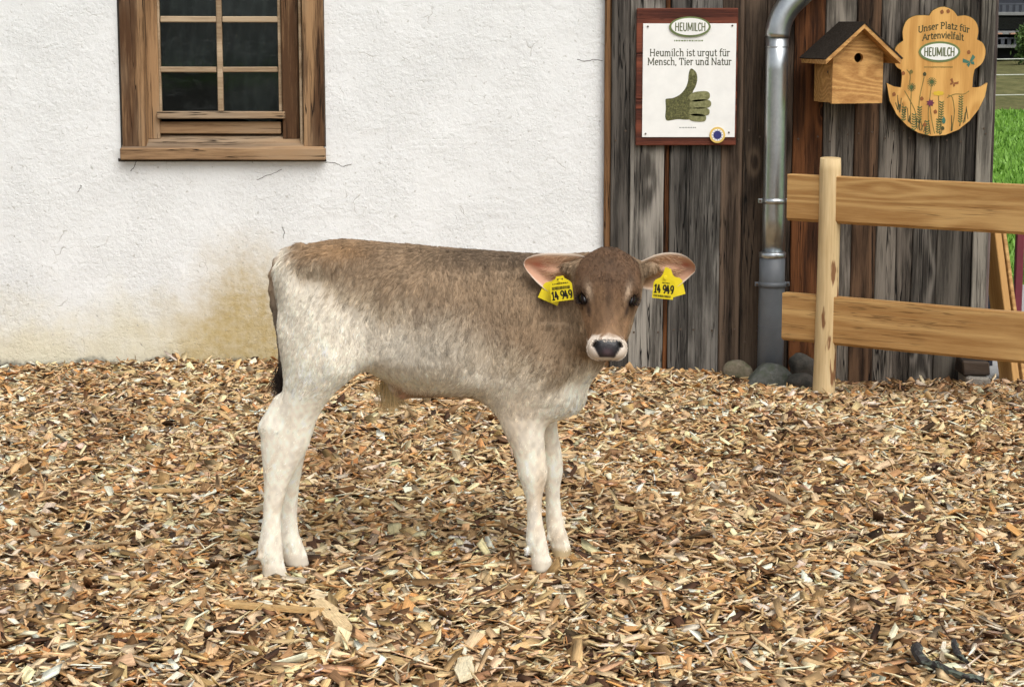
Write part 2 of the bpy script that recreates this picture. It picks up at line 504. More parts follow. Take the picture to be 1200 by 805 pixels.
def ground_mat(name, a, c, sc, bumpd=0.01, d=(0.6, 0.6, 0.6)):
    m, nt, b = newmat(name)
    co = objco(nt)
    n = noise_(nt, co, sc, 5, 0.7)
    n2 = noise_(nt, co, sc * 0.12, 3, 0.6)
    col = ramp_(nt, n, [(0.3, a), (0.7, c)])
    col = mix_(nt, smooth_(nt, n2, 0.35, 0.7, 0.0, 0.6), col, tuple(x * y for x, y in zip(c, d)))
    setp(nt, b, color=col, rough=0.95, normal=bump_(nt, n, 0.6, bumpd), spec=0.15)
    return m
M['grass'] = ground_mat('meadow_grass', (0.085, 0.19, 0.018), (0.16, 0.32, 0.04), 14, 0.05, (0.8, 0.85, 0.8))
M['litter'] = ground_mat('dark_wood_litter', (0.035, 0.020, 0.010), (0.16, 0.09, 0.045), 70, 0.02)
M['yard'] = ground_mat('unseen_yard', (0.09, 0.08, 0.065), (0.2, 0.18, 0.15), 40, 0.006, (0.9, 0.9, 0.9))
M['gravel'] = ground_mat('path_gravel', (0.26, 0.26, 0.26), (0.46, 0.46, 0.45), 60, 0.006, (0.9, 0.9, 0.9))
M['bank'] = ground_mat('rough_bank', (0.07, 0.075, 0.025), (0.19, 0.18, 0.075), 3.0, 0.15)
M['hill'] = ground_mat('far_hill', (0.035, 0.06, 0.025), (0.06, 0.10, 0.04), 0.06, 0.5)

# ------------------------------------------------------------------ ground, meadow, path
def grid_mesh(name, xs, ys, zf, mat, kind='structure'):
    X, Y = np.meshgrid(xs, ys)
    Z = zf(X, Y)
    V = np.stack([X, Y, Z], -1).reshape(-1, 3)
    nx = len(xs)
    F = [(j * nx + i, j * nx + i + 1, (j + 1) * nx + i + 1, (j + 1) * nx + i) for j in range(len(ys) - 1) for i in range(nx - 1)]
    o = mobj(name, V, F, mat, smooth=True)
    tag(o, kind=kind)
    return o

def sstep(x, a, b):
    t = np.clip((x - a) / (b - a), 0, 1)
    return t * t * (3 - 2 * t)

def vnoise(x, y, seed=0, n=7, base=1.0):
    r = np.random.RandomState(seed)
    s = 0
    for k in range(n):
        a = r.uniform(0, 2 * math.pi); f = base * r.uniform(0.5, 2.2); p = r.uniform(0, 6.28)
        s = s + np.sin((x * math.cos(a) + y * math.sin(a)) * f * 2 * math.pi + p) / n ** 0.5
    return s

def chip_h(x, y):
    """top of the wood-chip bed"""
    h = 0.010 * vnoise(x, y, 3, 8, 0.55) + 0.006 * vnoise(x, y, 5, 8, 1.6)
    h = h * (0.35 + 0.65 * sstep(np.hypot((x + 0.25) / 1.0, (y - 5.36) / 0.45), 0.7, 1.5))     # trodden flat where the calf stands
    h = h - 0.055 * sstep(x, 0.5, 1.4) * sstep(y, 7.9, 8.5)
    h = h + 0.035 * sstep(y, 7.9, 8.55) * np.exp(-((x + 0.95) / 0.9) ** 2)
    return h

GZ = -0.12
gs = np.array([-900, -300, -100, -40, -15, 15, 40, 100, 300, 900.0])
grid_mesh('ground', gs, gs, lambda X, Y: np.full_like(X, GZ), M['grass'])
bed = grid_mesh('wood_chip_bed', np.linspace(-5, 3.4, 113), np.linspace(1.5, 8.62, 96),
          lambda X, Y: np.maximum(chip_h(X, Y) - 0.030, GZ + 0.01), M['litter'])
grid_mesh('yard', np.linspace(-120, 120, 9), np.linspace(-250, 1.4, 9), lambda X, Y: np.full_like(X, GZ + 0.02), M['yard'])  # unseen ground behind the camera, added to darken the pane reflections
grid_mesh('path', np.linspace(2.05, 8.0, 8), np.linspace(8.2, 12.2, 6), lambda X, Y: np.full_like(X, GZ + 0.012), M['gravel'])

# ------------------------------------------------------------------ plastered farmhouse wall with its window
YW = 8.60
farm = thing('farmhouse', (0, YW, 0), 'white roughcast farmhouse wall with small wood-framed window and ochre damp stain', 'building')
wx0, wx1 = PX(160, 90, YW), PX(360, 90, YW)
wz0, wz1 = PZ(181, YW), PZ(-56, YW)
xe = PX(712, 200, YW)
xs_, zs_ = [-7.0, wx0, wx1, xe], [-0.25, wz0, wz1, 3.1]
V, F = [], []
for j in range(4):
    for i in range(4): V.append((xs_[i], YW, zs_[j]))
for j in range(3):
    for i in range(3):
        if (i, j) != (1, 1): F.append((j * 4 + i, j * 4 + i + 1, (j + 1) * 4 + i + 1, (j + 1) * 4 + i))
# reveals
b0 = len(V)
for (x, z) in ((wx0, wz0), (wx1, wz0), (wx1, wz1), (wx0, wz1)): V.append((x, YW + 0.30, z))
ring = [5, 6, 10, 9]
for k in range(4): F.append((ring[k], ring[(k + 1) % 4], b0 + (k + 1) % 4, b0 + k))
# body of the house behind
b1 = len(V)
for x in (-7.0, xe):
    for z in (-0.25, 3.1): V.append((x, YW + 5, z))
F += [(0, b1, b1 + 1, 12), (3, 15, b1 + 3, b1 + 2), (12, 15, b1 + 3, b1 + 1)]
wall = mobj('wall', V, F, M['plaster'], farm)
# room behind the window, its darkness put into the near-black wall colour
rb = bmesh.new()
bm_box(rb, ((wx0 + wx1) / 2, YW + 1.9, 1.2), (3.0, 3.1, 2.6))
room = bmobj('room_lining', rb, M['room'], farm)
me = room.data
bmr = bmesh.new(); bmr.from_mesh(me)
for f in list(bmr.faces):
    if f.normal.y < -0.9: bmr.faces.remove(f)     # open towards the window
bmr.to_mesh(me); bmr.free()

def wbox(name, u0, u1, v0, v1, y0, y1, mat, parent, bevel=0.003, yref=None):
    """upright board: pixel edges measured at depth y0"""
    yr = yref or y0
    vm = (v0 + v1) / 2
    return box(name, PX(u0, vm, yr), PX(u1, vm, yr), y0, y1, PZ(v1, yr), PZ(v0, yr), mat, parent, bevel, jit=0.0012)

M['gap_dark'] = plain('dark_gap', (0.05, 0.042, 0.035), 0.9)
yC = YW - 0.025
win = wbox('window', 168.6, 184.5, -50, 163, YW + 0.035, YW + 0.10, M['frame'], farm)       # left jamb carries the rest
wbox('jamb', 329.5, 349.5, -50, 163, YW + 0.035, YW + 0.10, M['frame'], win)
wbox('rebate_strip', 350, 353.6, -50, 170, YW + 0.0, YW + 0.10, M['muntin'], win)
wbox('head_jamb', 184.6, 329.4, -50, -33, YW + 0.036, YW + 0.10, M['frame_x'], win)
wbox('casing', 139.8, 168.2, -78, 172, yC, YW + 0.12, M['frame'], win)
wbox('casing', 354, 378.6, -78, 172, yC, YW + 0.12, M['frame'], win)
wbox('casing', 168.4, 353.8, -78, -51, yC + 0.002, YW + 0.12, M['frame_x'], win)
wbox('sill', 140.5, 381, 174, 188, yC - 0.022, YW + 0.02, M['frame_x'], win, 0.004)
for (u0, u1, v0, v1) in ((138.4, 142, -80, 190), (376.5, 380.2, -80, 172), (138.6, 382.2, 186, 189.6)):
    wbox('casing_gap', u0, u1, v0, v1, YW - 0.0015, YW + 0.05, M['gap_dark'], win, 0)  # dark strips stand in for the shaded gap between plaster and casing
# sloping sill top
sv = []
za, zb = PZ(174.5, yC - 0.02), PZ(156, YW + 0.06)
for x in (PX(143, 174, yC), PX(379, 174, yC)):
    sv += [(x, yC - 0.018, za), (x, YW + 0.09, zb), (x, YW + 0.09, za - 0.03), (x, yC - 0.018, za - 0.03)]
sv = np.array(sv)
mobj('sill_slope', sv, [(0, 4, 5, 1), (0, 1, 2, 3), (4, 7, 6, 5), (0, 3, 7, 4), (1, 5, 6, 2), (3, 2, 6, 7)], M['frame_x'], win)
wbox('bottom_rail', 184.6, 329.4, 143, 157, YW + 0.045, YW + 0.10, M['frame_x'], win)
wbox('drip_rail', 183.5, 334, 131, 139.5, YW + 0.012, YW + 0.09, M['frame_x'], win)
# sash: outer edges, glazing bars, panes
yS = YW + 0.05
for (u0, u1) in ((184.7, 187.2), (325.5, 329.3)):
    wbox('sash_stile', u0, u1, -32, 130.8, yS, yS + 0.03, M['muntin'], win, 0.002)
wbox('sash_rail', 184.7, 329.3, -38, -32.2, yS, yS + 0.03, M['muntin'], win, 0.002)
wbox('glazing_bar', 253.6, 260.0, -32, 130.8, yS - 0.004, yS + 0.03, M['muntin'], win, 0.003)
for (v0, v1) in ((19.5, 26.6), (78.8, 85.2)):
    wbox('glazing_bar', 187.4, 253.4, v0, v1, yS - 0.002, yS + 0.03, M['muntin'], win, 0.003)
    wbox('glazing_bar', 260.2, 325.3, v0, v1, yS - 0.002, yS + 0.03, M['muntin'], win, 0.003)
for (v0, v1) in ((-32, 21), (25, 80), (84, 131)):
    for (u0, u1) in ((186, 255), (258.5, 327)):
        yp = yS + 0.016
        x0, x1, z0, z1 = PX(u0, 60, yp), PX(u1, 60, yp), PZ(v1, yp), PZ(v0, yp)
        mobj('pane', [(x0, yp, z0), (x1, yp, z0), (x1, yp + 0.002, z1), (x0, yp + 0.002, z1)], [(0, 1, 2, 3)], M['glass'], win)
M['cloth'] = plain('grey_curtain', (0.055, 0.062, 0.058), 0.9, 0.25, 12)
cu0, cu1 = PX(258, 60, YW + 0.2), PX(335, 60, YW + 0.2)
for (a0, a1, zlo) in ((cu0, cu1, PZ(140, YW + .2)), (PX(178, 60, YW + .2), cu0 - 0.005, PZ(82, YW + .2))):
    xs3 = np.linspace(a0, a1, 60); zs3 = np.linspace(zlo, PZ(-45, YW + .2), 14)
    Vc = [(x, YW + 0.17 + 0.022 * math.sin((x - a0) * 62 + 1.5 * math.sin(z * 7)) + 0.012 * math.sin((x - a0) * 23 + z * 9), z + 0.018 * math.sin((x - a0) * 21 + 1)) for z in zs3 for x in xs3]
    Fc = [(j * 60 + i, j * 60 + i + 1, (j + 1) * 60 + i + 1, (j + 1) * 60 + i) for j in range(13) for i in range(59)]
    mobj('curtain', Vc, Fc, M['cloth'], win, smooth=True)
# hairline cracks in the plaster
M['crack'] = plain('crack_shadow', (0.10, 0.085, 0.07), 0.9)
for pts in ([(676, 70), (688, 72), (697, 70), (706, 72)], [(330, 199), (322, 203), (308, 208), (301, 211)], [(382, 190), (394, 192), (402, 195), (412, 193)],
            [(160, 189), (157, 196), (153, 201)], [(330, 266), (333, 272), (332, 279)], [(91, 225), (95, 219), (94, 217)]):
    rr = random.Random(len(pts) * 7 + pts[0][0])
    pp = catmull(pts, 14)
    path = [tuple(P(u + rr.uniform(-.6, .6), v + rr.uniform(-.6, .6), YW - 0.0005)) for u, v in pp]
    tube('crack', path, [0.0009 + 0.0006 * rr.random() for _ in path], M['crack'], wall, 5)

# ------------------------------------------------------------------ plank barn
YP = 8.55
barn = thing('plank_barn', (PX(940, 300, YP), YP, GZ), 'weathered grey and brown vertical plank wall of the wooden barn beside white plaster', 'building')
G, B_, D_ = (0.235, 0.222, 0.20), (0.185, 0.108, 0.062), (0.125, 0.112, 0.098)
LG, RB, ED = (0.37, 0.345, 0.305), (0.20, 0.075, 0.026), (0.34, 0.315, 0.27)
planks = [(707.8, 715, 14, (0.26, 0.135, 0.06)), (715.4, 736.6, 0, D_), (737.2, 776.8, -6, LG), (777.4, 783.2, 12, (0.22, 0.085, 0.03)),
          (783.6, 806, -2, (0.135, 0.125, 0.112)), (806.5, 842.6, 0, G), (843.2, 868, 6, (0.155, 0.108, 0.075)), (868.5, 893.5, 2, (0.125, 0.088, 0.06)),
          (894, 926, 8, (0.10, 0.07, 0.05)), (926.6, 961, -2, RB), (961.6, 997.5, 4, (0.33, 0.29, 0.245)), (998, 1025.5, -3, (0.15, 0.085, 0.048)),
          (1026, 1049, 3, (0.245, 0.215, 0.18)), (1049.5, 1069, 8, (0.17, 0.145, 0.12)), (1069.5, 1097, 0, (0.21, 0.19, 0.165)),
          (1097.6, 1127, -5, (0.14, 0.125, 0.105)), (1127.8, 1139, 6, (0.095, 0.083, 0.07)), (1139.6, 1156.5, -8, ED)]
prng = random.Random(11)
for (u0, u1, dy, c) in planks:
    y0 = YP + dy * 0.001
    x0, x1 = PX(u0, 300, YP), PX(u1, 300, YP)
    # long board with slightly wandering edges
    bm = bmesh.new()
    n = 16
    zs = np.linspace(-0.22, 2.7, n + 1)
    rings = []
    wl = wr = 0.0
    for z in zs:
        wl = wl * 0.7 + prng.uniform(-.0014, .0014); wr = wr * 0.7 + prng.uniform(-.0014, .0014)
        dpt = prng.uniform(-.0015, .0015)
        c4 = [(x0 + wl, y0 + 0.003 + dpt, z), (x0 + wl + 0.004, y0 + dpt, z), (x1 + wr - 0.004, y0 + dpt, z), (x1 + wr, y0 + 0.003 + dpt, z),
              (x1 + wr, y0 + 0.03, z), (x0 + wl, y0 + 0.03, z)]
        rings.append([bm.verts.new(q) for q in c4])
    for a, b2 in zip(rings, rings[1:]):
        for k in range(6):
            bm.faces.new((a[k], a[(k + 1) % 6], b2[(k + 1) % 6], b2[k]))
    bm.faces.new(rings[0]); bm.faces.new(rings[-1])
    pk = bmobj('plank', bm, M['plank'], barn, color=tuple(q * 0.88 for q in c))
    for zn in (0.14, 0.98, 1.62):
        if u1 - u0 > 15 and not 888 < u0 < 925:
            for xn in (x0 + 0.022, x1 - 0.022):
                xq, zq = xn + prng.uniform(-.006, .006), zn + prng.uniform(-.03, .03)
                plate('nail_head', ell(xq, zq, 0.0045, 0.0045, 8), y0 - 0.003, 0.004, M['screw'], pk)
box('backing', PX(712.5, 300, YP), PX(1154, 300, YP), YP + 0.048, YP + 4.5, -0.25, 2.68, M['dark'], barn, 0)
# side wall of the barn, seen only from further right
xr = PX(1154.5, 300, YP)
for k in range(14):
    box('plank', xr + 0.002, xr + 0.028, YP + 0.034 + k * 0.2, YP + 0.230 + k * 0.2, -0.22, 2.7, M['plank'], barn, 0.003,
        color=(0.16 + 0.05 * prng.random(), 0.14 + 0.04 * prng.random(), 0.115 + 0.03 * prng.random()))
# ------------------------------------------------------------------ stroke lettering (slab-serif)
def arc(cx, cy, rx, ry, a0, a1, n=9):
    return [(cx + rx * math.cos(R(a0 + (a1 - a0) * k / (n - 1))), cy + ry * math.sin(R(a0 + (a1 - a0) * k / (n - 1)))) for k in range(n)]
# glyph: (advance, [polylines], [(serif x, y)])   x-height 1, capitals 1.45, ascenders 1.55
GL = {
 'H': (1.35, [[(.2, 0), (.2, 1.45)], [(1.05, 0), (1.05, 1.45)], [(.2, .74), (1.05, .74)]], [(.2, 0), (.2, 1.45), (1.05, 0), (1.05, 1.45)]),
 'e': (.95, [[(.15, .55), (.78, .55)] + arc(.46, .5, .33, .5, 10, 300, 14)], []),
 'u': (1.05, [[(.18, 1)] + arc(.47, .34, .29, .34, 180, 350, 9), [(.8, 1), (.8, 0)]], [(.8, 0), (.12, 1), (.74, 1)]),
 'm': (1.55, [[(.2, 0), (.2, 1)], arc(.46, .62, .26, .36, 170, 0, 8) + [(.72, 0)], arc(1.0, .62, .26, .36, 170, 0, 8) + [(1.26, 0)]], [(.2, 0), (.72, 0), (1.26, 0)]),
 'n': (1.08, [[(.2, 0), (.2, 1)], arc(.5, .62, .3, .36, 170, 0, 8) + [(.8, 0)]], [(.2, 0), (.8, 0), (.14, 1)]),
 'i': (.5, [[(.25, 0), (.25, 1)], [(.25, 1.33), (.25, 1.47)]], [(.25, 0), (.18, 1)]),
 'l': (.5, [[(.25, 0), (.25, 1.55)]], [(.25, 0), (.18, 1.55)]),
 'c': (.9, [arc(.47, .5, .34, .5, 50, 310, 12)], []),
 'h': (1.08, [[(.2, 0), (.2, 1.55)], arc(.5, .62, .3, .36, 170, 0, 8) + [(.8, 0)]], [(.2, 0), (.8, 0), (.14, 1.55)]),
 's': (.8, [arc(.4, .74, .25, .26, 30, 250, 9) + arc(.4, .26, .27, .26, 80, -150, 9)], []),
 't': (.7, [[(.3, 1.35)] + arc(.5, .22, .2, .22, 180, 320, 7), [(.1, 1), (.6, 1)]], []),
 'r': (.75, [[(.2, 0), (.2, 1)], arc(.48, .66, .28, .32, 170, 50, 6)], [(.2, 0), (.14, 1)]),
 'g': (1.0, [arc(.45, .55, .31, .44, 0, 360, 14), [(.78, 1)] + arc(.46, -.12, .32, .34, 0, -150, 8)], []),
 'f': (.65, [arc(.5, 1.25, .24, .28, 60, 180, 6) + [(.26, 0)], [(.06, .98), (.56, .98)]], [(.26, 0)]),
 'ü': (1.05, [[(.18, 1)] + arc(.47, .34, .29, .34, 180, 350, 9), [(.8, 1), (.8, 0)], [(.3, 1.28), (.3, 1.42)], [(.66, 1.28), (.66, 1.42)]], [(.8, 0), (.12, 1), (.74, 1)]),
 'M': (1.7, [[(.2, 0), (.25, 1.45), (.82, .2), (1.38, 1.45), (1.45, 0)]], [(.2, 0), (.2, 1.45), (1.42, 0), (1.42, 1.45)]),
 ',': (.4, [[(.2, .12), (.12, -.22)]], []),
 'T': (1.2, [[(.6, 0), (.6, 1.45)], [(.1, 1.1), (.1, 1.42), (1.1, 1.42), (1.1, 1.1)]], [(.6, 0)]),
 'd': (1.08, [arc(.48, .5, .32, .5, 0, 360, 14), [(.82, 0), (.82, 1.55)]], [(.86, 0), (.76, 1.55)]),
 'N': (1.35, [[(.2, 0), (.2, 1.45), (1.1, 0), (1.1, 1.45)]], [(.2, 0), (.16, 1.45), (1.1, 1.45)]),
 'a': (.95, [arc(.46, .7, .27, .3, 150, 0, 6) + [(.73, 0)], arc(.42, .28, .28, .27, 60, 360, 12)], [(.78, 0)]),
 'U': (1.3, [[(.2, 1.45)] + arc(.62, .42, .42, .42, 180, 360, 10) + [(1.04, 1.45)]], [(.2, 1.45), (1.04, 1.45)]),
 'P': (1.1, [[(.2, 0), (.2, 1.42)] + arc(.52, 1.06, .4, .36, 90, -90, 9) + [(.2, .7)]], [(.2, 0), (.16, 1.45)]),
 'z': (.85, [[(.12, .98), (.72, .98), (.12, .02), (.74, .02)]], []),
 'A': (1.3, [[(.1, 0), (.65, 1.45), (1.2, 0)], [(.34, .5), (.96, .5)]], [(.1, 0), (1.2, 0)]),
 'v': (.95, [[(.1, 1), (.48, 0), (.86, 1)]], [(.1, 1), (.86, 1)]),
 'E': (1.0, [[(.85, 1.42), (.2, 1.42), (.2, .03), (.85, .03)], [(.2, .74), (.7, .74)]], []),
 'I': (.5, [[(.25, 0), (.25, 1.45)]], []),
 'L': (.9, [[(.2, 1.45), (.2, .03), (.8, .03)]], []),
 'C': (1.0, [arc(.55, .72, .4, .72, 45, 315, 12)], []),
 '1': (.7, [[(.15, 1.1), (.4, 1.45), (.4, 0)], [(.15, 0), (.65, 0)]], []),
 '4': (.9, [[(.62, 0), (.3, 1.45), (.1, .45), (.8, .45)], [(.55, .8), (.55, 0)]], []),
 '9': (.85, [arc(.42, 1.02, .3, .42, 0, 360, 12) + [(.66, .4), (.45, 0)]], []),
 ' ': (.5, [], []),
}

def lettering(name, text, frame, x0, x1, z, size, weight, mat, parent, curve=None, squash=None, slab=True):
    """text fitted between x0 and x1 on a local (x, z) plane; frame(x, z, lift) gives the world point"""
    adv = sum(GL[c][0] for c in text)
    sx = (x1 - x0) / adv
    V, F = [], []
    k = [0]
    def quad(a, b, w):
        d = Vector((b[0] - a[0], b[1] - a[1])); L = d.length
        if L < 1e-9: return
        d /= L
        nrm = Vector((-d.y, d.x)) * w / 2
        e = d * w * 0.18
        lift = 0.0003 + 0.00004 * (k[0] % 7); k[0] += 1
        i = len(V)
        for q in ((a[0] - e.x + nrm.x, a[1] - e.y + nrm.y), (b[0] + e.x + nrm.x, b[1] + e.y + nrm.y),
                  (b[0] + e.x - nrm.x, b[1] + e.y - nrm.y), (a[0] - e.x - nrm.x, a[1] - e.y - nrm.y)):
            V.append(tuple(frame(q[0], q[1], lift)))
        F.append((i, i + 3, i + 2, i + 1))
    pen = x0
    for ch in text:
        a, lines, serifs = GL[ch]
        def tr(p):
            x = pen + p[0] * sx
            dz = curve((x - x0) / (x1 - x0)) if curve else 0.0
            return (x, z + p[1] * size + dz)
        for ln in lines:
            q = [tr(p) for p in ln]
            for s, t in zip(q, q[1:]): quad(s, t, weight)
        if slab:
            for (px, py) in serifs:
                quad(tr((px - .15, py)), tr((px + .15, py)), weight * 0.75)
        pen += a * sx
    return mobj(name, V, F, mat, parent)

# ------------------------------------------------------------------ poster on stained boards
yB = YP - 0.034            # front of the backing boards
poster = thing('information_poster', (PX(805, 170, yB), yB, PZ(170, yB)),
               'white printed poster with green thumbs-up hand on dark red stained boards, above plank wall', 'sign')
def qx(u, v=90, y=yB): return PX(u, v, y)
def qz(v, y=yB): return PZ(v, y)
# backing: three red-brown boards
for (v0, v1) in ((10, 62.8), (63.4, 116.6), (117.2, 170.6)):
    box('backing_board', qx(745.5), qx(864), yB, YP - 0.009, qz(v1), qz(v0), M['redwood'], poster, 0.003, 0.001)
yS2 = yB - 0.006
box('sheet', qx(753), qx(862), yS2, yB - 0.001, qz(161), qz(28), M['white_print'], poster, 0.0008)
sheet = poster.children[-1]
def pf(x, z, lift): return (x, yS2 - lift, z)
for (u, v) in ((758.5, 31.5), (857, 30.5), (757, 157), (855, 155.5)):
    plate('nail', ell(qx(u), qz(v), 0.004, 0.004, 8), yS2 - 0.003, 0.003, M['screw'], poster)
plate('logo_rim', ell(qx(807.5), qz(31.8), qx(24.2 + 807.5) - qx(807.5), qz(31.8) - qz(43.8)), yS2 - 0.006, 0.005, M['rim_ink'], poster)
plate('logo_field', ell(qx(807.5), qz(31.6), qx(21.8 + 807.5) - qx(807.5), qz(31.8) - qz(41.8)), yS2 - 0.0075, 0.0015, M['white_print'], poster)
U = qx(801) - qx(800)      # one photograph pixel in metres here
def pf2(x, z, lift): return (x, yS2 - 0.0076 - lift, z)
lettering('lettering', 'HEUMILCH', pf2, qx(790), qx(826), qz(36.6), U * 6.4, U * 1.15, M['green_ink'], poster, slab=False)
lettering('lettering', 'Heumilch ist urgut für', pf, qx(761), qx(855), qz(66), U * 5.4, U * 1.05, M['dark_ink'], poster)
lettering('lettering', 'Mensch, Tier und Natur', pf, qx(758.5), qx(857), qz(76.4), U * 5.4, U * 1.05, M['dark_ink'], poster)
# unreadably small printed lines
def dashes(name, u0, u1, v, h, mat, parent, y, seed):
    r = random.Random(seed)
    V, F = [], []
    u = u0
    while u < u1:
        w = r.uniform(0.8, 1.6)
        i = len(V)
        for (a, b) in ((u, v + h), (u + w, v + h), (u + w, v), (u, v)): V.append((qx(a, v), y, qz(b)))
        F.append((i, i + 1, i + 2, i + 3))
        u += w + r.uniform(0.4, 1.0)
    return mobj(name, V, F, mat, parent)
dashes('small_print', 790, 824, 47.2, 1.7, M['rim_ink'], poster, yS2 - 0.0004, 1)
dashes('small_print', 796, 816, 149.2, 0.9, M['dark_ink'], poster, yS2 - 0.0004, 2)
# the printed hand
def pxo(pts, n=None):
    if n:
        q = catmull(pts + [pts[0]], n)[:-1]
    else: q = pts
    return [(qx(u), qz(v)) for u, v in q]
hand = pxo([(780, 118), (781, 116), (789, 115), (797, 111), (803, 104), (806, 96), (807, 86), (809, 81), (812, 81.5), (816, 86), (817, 94),
            (815, 102), (812, 108), (812, 116), (812, 128), (812, 138), (806, 140.5), (795, 140), (788, 141), (782, 141.5), (780, 137), (780.5, 128)], 90)
plate('printed_hand', hand[::-1], yS2 - 0.0006, 0, M['moss'], poster)
for (u, v, a, b_, t) in ((820, 113.2, 12.2, 5.6, 7), (821, 122.2, 12.8, 5.2, 3), (820, 131.2, 12.2, 4.9, 0), (818, 138.2, 10.2, 4.4, -4)):
    q = []
    for k in range(26):
        an = 2 * math.pi * k / 26
        cq, sq = math.cos(an), math.sin(an)
        x, z = a * math.copysign(abs(cq) ** .72, cq), b_ * 1.04 * math.copysign(abs(sq) ** .72, sq)
        c, s = math.cos(R(t)), math.sin(R(t))
        q.append((qx(u) + (x * c - z * s) * U, qz(v) + (x * s + z * c) * U))
    plate('printed_finger', q, yS2 - 0.0018, 0.001, M['finger'], poster)
plate('nail_print', [(qx(808.6), qz(83)), (qx(812), qz(82.5)), (qx(814.5), qz(88)), (qx(811), qz(89))], yS2 - 0.0010, 0, M['finger'], poster)
# round quality seal
plate('seal', ell(qx(841.5), qz(158.3), U * 9.2, U * 9.4), yS2 - 0.004, 0.003, M['gold'], poster)
plate('seal_ring', ell(qx(841.5), qz(158.3), U * 6.9, U * 7.0), yS2 - 0.0046, 0.0005, M['white_print'], poster)
plate('seal_field', ell(qx(841.5), qz(158.3), U * 4.9, U * 5.0), yS2 - 0.0052, 0.0005, M['blue'], poster)
for k in range(12):
    an = 2 * math.pi * k / 12
    plate('star', ell(qx(841.5) + U * 5.9 * math.cos(an), qz(158.3) + U * 5.9 * math.sin(an), U * 0.55, U * 0.55, 5), yS2 - 0.0053, 0.0004, M['blue'], poster)

# ------------------------------------------------------------------ downpipe
yD = YP - 0.085
pipe = thing('downpipe', (PX(905, 420, yD), yD, GZ), 'galvanised metal downpipe with grey plastic foot running down the plank wall', 'pipe')
xp = PX(906.5, 260, yD)
def px_r(w): return w * (yD / math.cos(PITCH)) / FPX / 2 * 0.985
r_up, r_lo = px_r(26.5), px_r(30.5)
z_j, z_t = PZ(299, yD), PZ(38, yD)
up = tube('upper_pipe', [(xp, yD, z_j + (z_t - z_j) * k / 6) for k in range(7)], r_up, M['zinc'], pipe, 28)
el_ = []
for k in range(13):
    a = R(48) * k / 12
    el_.append((xp + 0.20 * (1 - math.cos(a)), yD - 0.0, z_t - 0.02 + 0.20 * math.sin(a)))
d = Vector(el_[-1]) - Vector(el_[-2]); d.normalize()
for k in range(1, 7): el_.append(tuple(Vector(el_[12]) + d * 0.12 * k))
tube('elbow', el_, r_up * 1.09, M['zinc'], pipe, 28)
tube('seam_ring', [(xp, yD, PZ(55, yD) + q) for q in (-0.003, 0.0, 0.003)], [r_up * 1.01, r_up * 1.035, r_up * 1.01], M['zinc'], up, 28)
lo = tube('foot_pipe', [(xp - 0.002, yD, -0.16), (xp - 0.002, yD, PZ(385, yD)), (xp - 0.002, yD, PZ(330, yD)), (xp - 0.002, yD, PZ(302, yD))],
          [r_lo * 1.03, r_lo * 1.02, r_lo, r_lo], M['pvc'], pipe, 28)
tube('socket_collar', [(xp - 0.002, yD, PZ(303, yD)), (xp - 0.002, yD, PZ(301, yD)), (xp - 0.002, yD, PZ(296, yD)), (xp - 0.002, yD, PZ(294.5, yD))],
     [r_up * 1.03, r_lo * 1.05, r_lo * 1.05, r_up * 1.03], M['zinc'], pipe, 28)
tube('joint_ring', [(xp - 0.002, yD, PZ(381, yD) + q) for q in (-0.002, 0.0, 0.002)], [r_lo * 1.015, r_lo * 1.035, r_lo * 1.015], M['pvc'], lo, 28)
for (v, rr, mt) in ((235.5, r_up, M['zinc']), (333, r_lo, M['pvc'])):
    z = PZ(v, yD)
    br = tube('pipe_clamp', [(xp, yD, z - 0.011), (xp, yD, z - 0.0105), (xp, yD, z + 0.0105), (xp, yD, z + 0.011)], [rr * 1.0, rr * 1.07, rr * 1.07, rr * 1.0], mt, pipe, 28)
    for s in (-1, 1):
        box('clamp_lug', xp + s * rr * 1.0, xp + s * (rr + 0.019), yD - 0.005, yD + 0.006, z - 0.009, z + 0.009, mt, br, 0.002)
        box('clamp_screw', xp + s * (rr + 0.011) - 0.004, xp + s * (rr + 0.011) + 0.004, yD - 0.013, yD - 0.006, z - 0.004, z + 0.004, M['screw'], br, 0.001)
    box('clamp_arm', xp - 0.006, xp + 0.006, yD + rr, YP + 0.012, z - 0.008, z + 0.008, mt, br, 0.001)

# ------------------------------------------------------------------ bird box
bird = thing('bird_box', (0, 0, 0), 'natural wood bird box with dark felt gable roof fixed to plank wall', 'birdhouse')
bang = R(-15)
W2, DB = 0.110, 0.185       # half width, depth
fc = P(1004.4, 121.5, YP - 0.03 - DB)          # middle of the front's lower edge
bird.location = (fc[0], fc[1], fc[2])
rotb = Matrix.Rotation(-bang, 3, 'Z')
S_ = (YP - 0.03 - DB) / CT / FPX * 0.99
hE, hA = S_ * 58.5, S_ * 86.0     # eave and apex height above the lower edge
def bw(x, y, z): return tuple(np.array(bird.location) + np.array(rotb @ Vector((x, y, z))))
def bpart(name, pts, faces, mat): return mobj(name, [bw(*p) for p in pts], faces, mat, bird)
def prism_xz(name, outline, y0, y1, mat):
    n = len(outline)
    V = [(x, y0, z) for x, z in outline] + [(x, y1, z) for x, z in outline]
    F = [tuple(range(n)), tuple(reversed(range(n, 2 * n)))] + [(k, n + k, n + (k + 1) % n, (k + 1) % n) for k in range(n)]
    return bpart(name, V, F, mat)
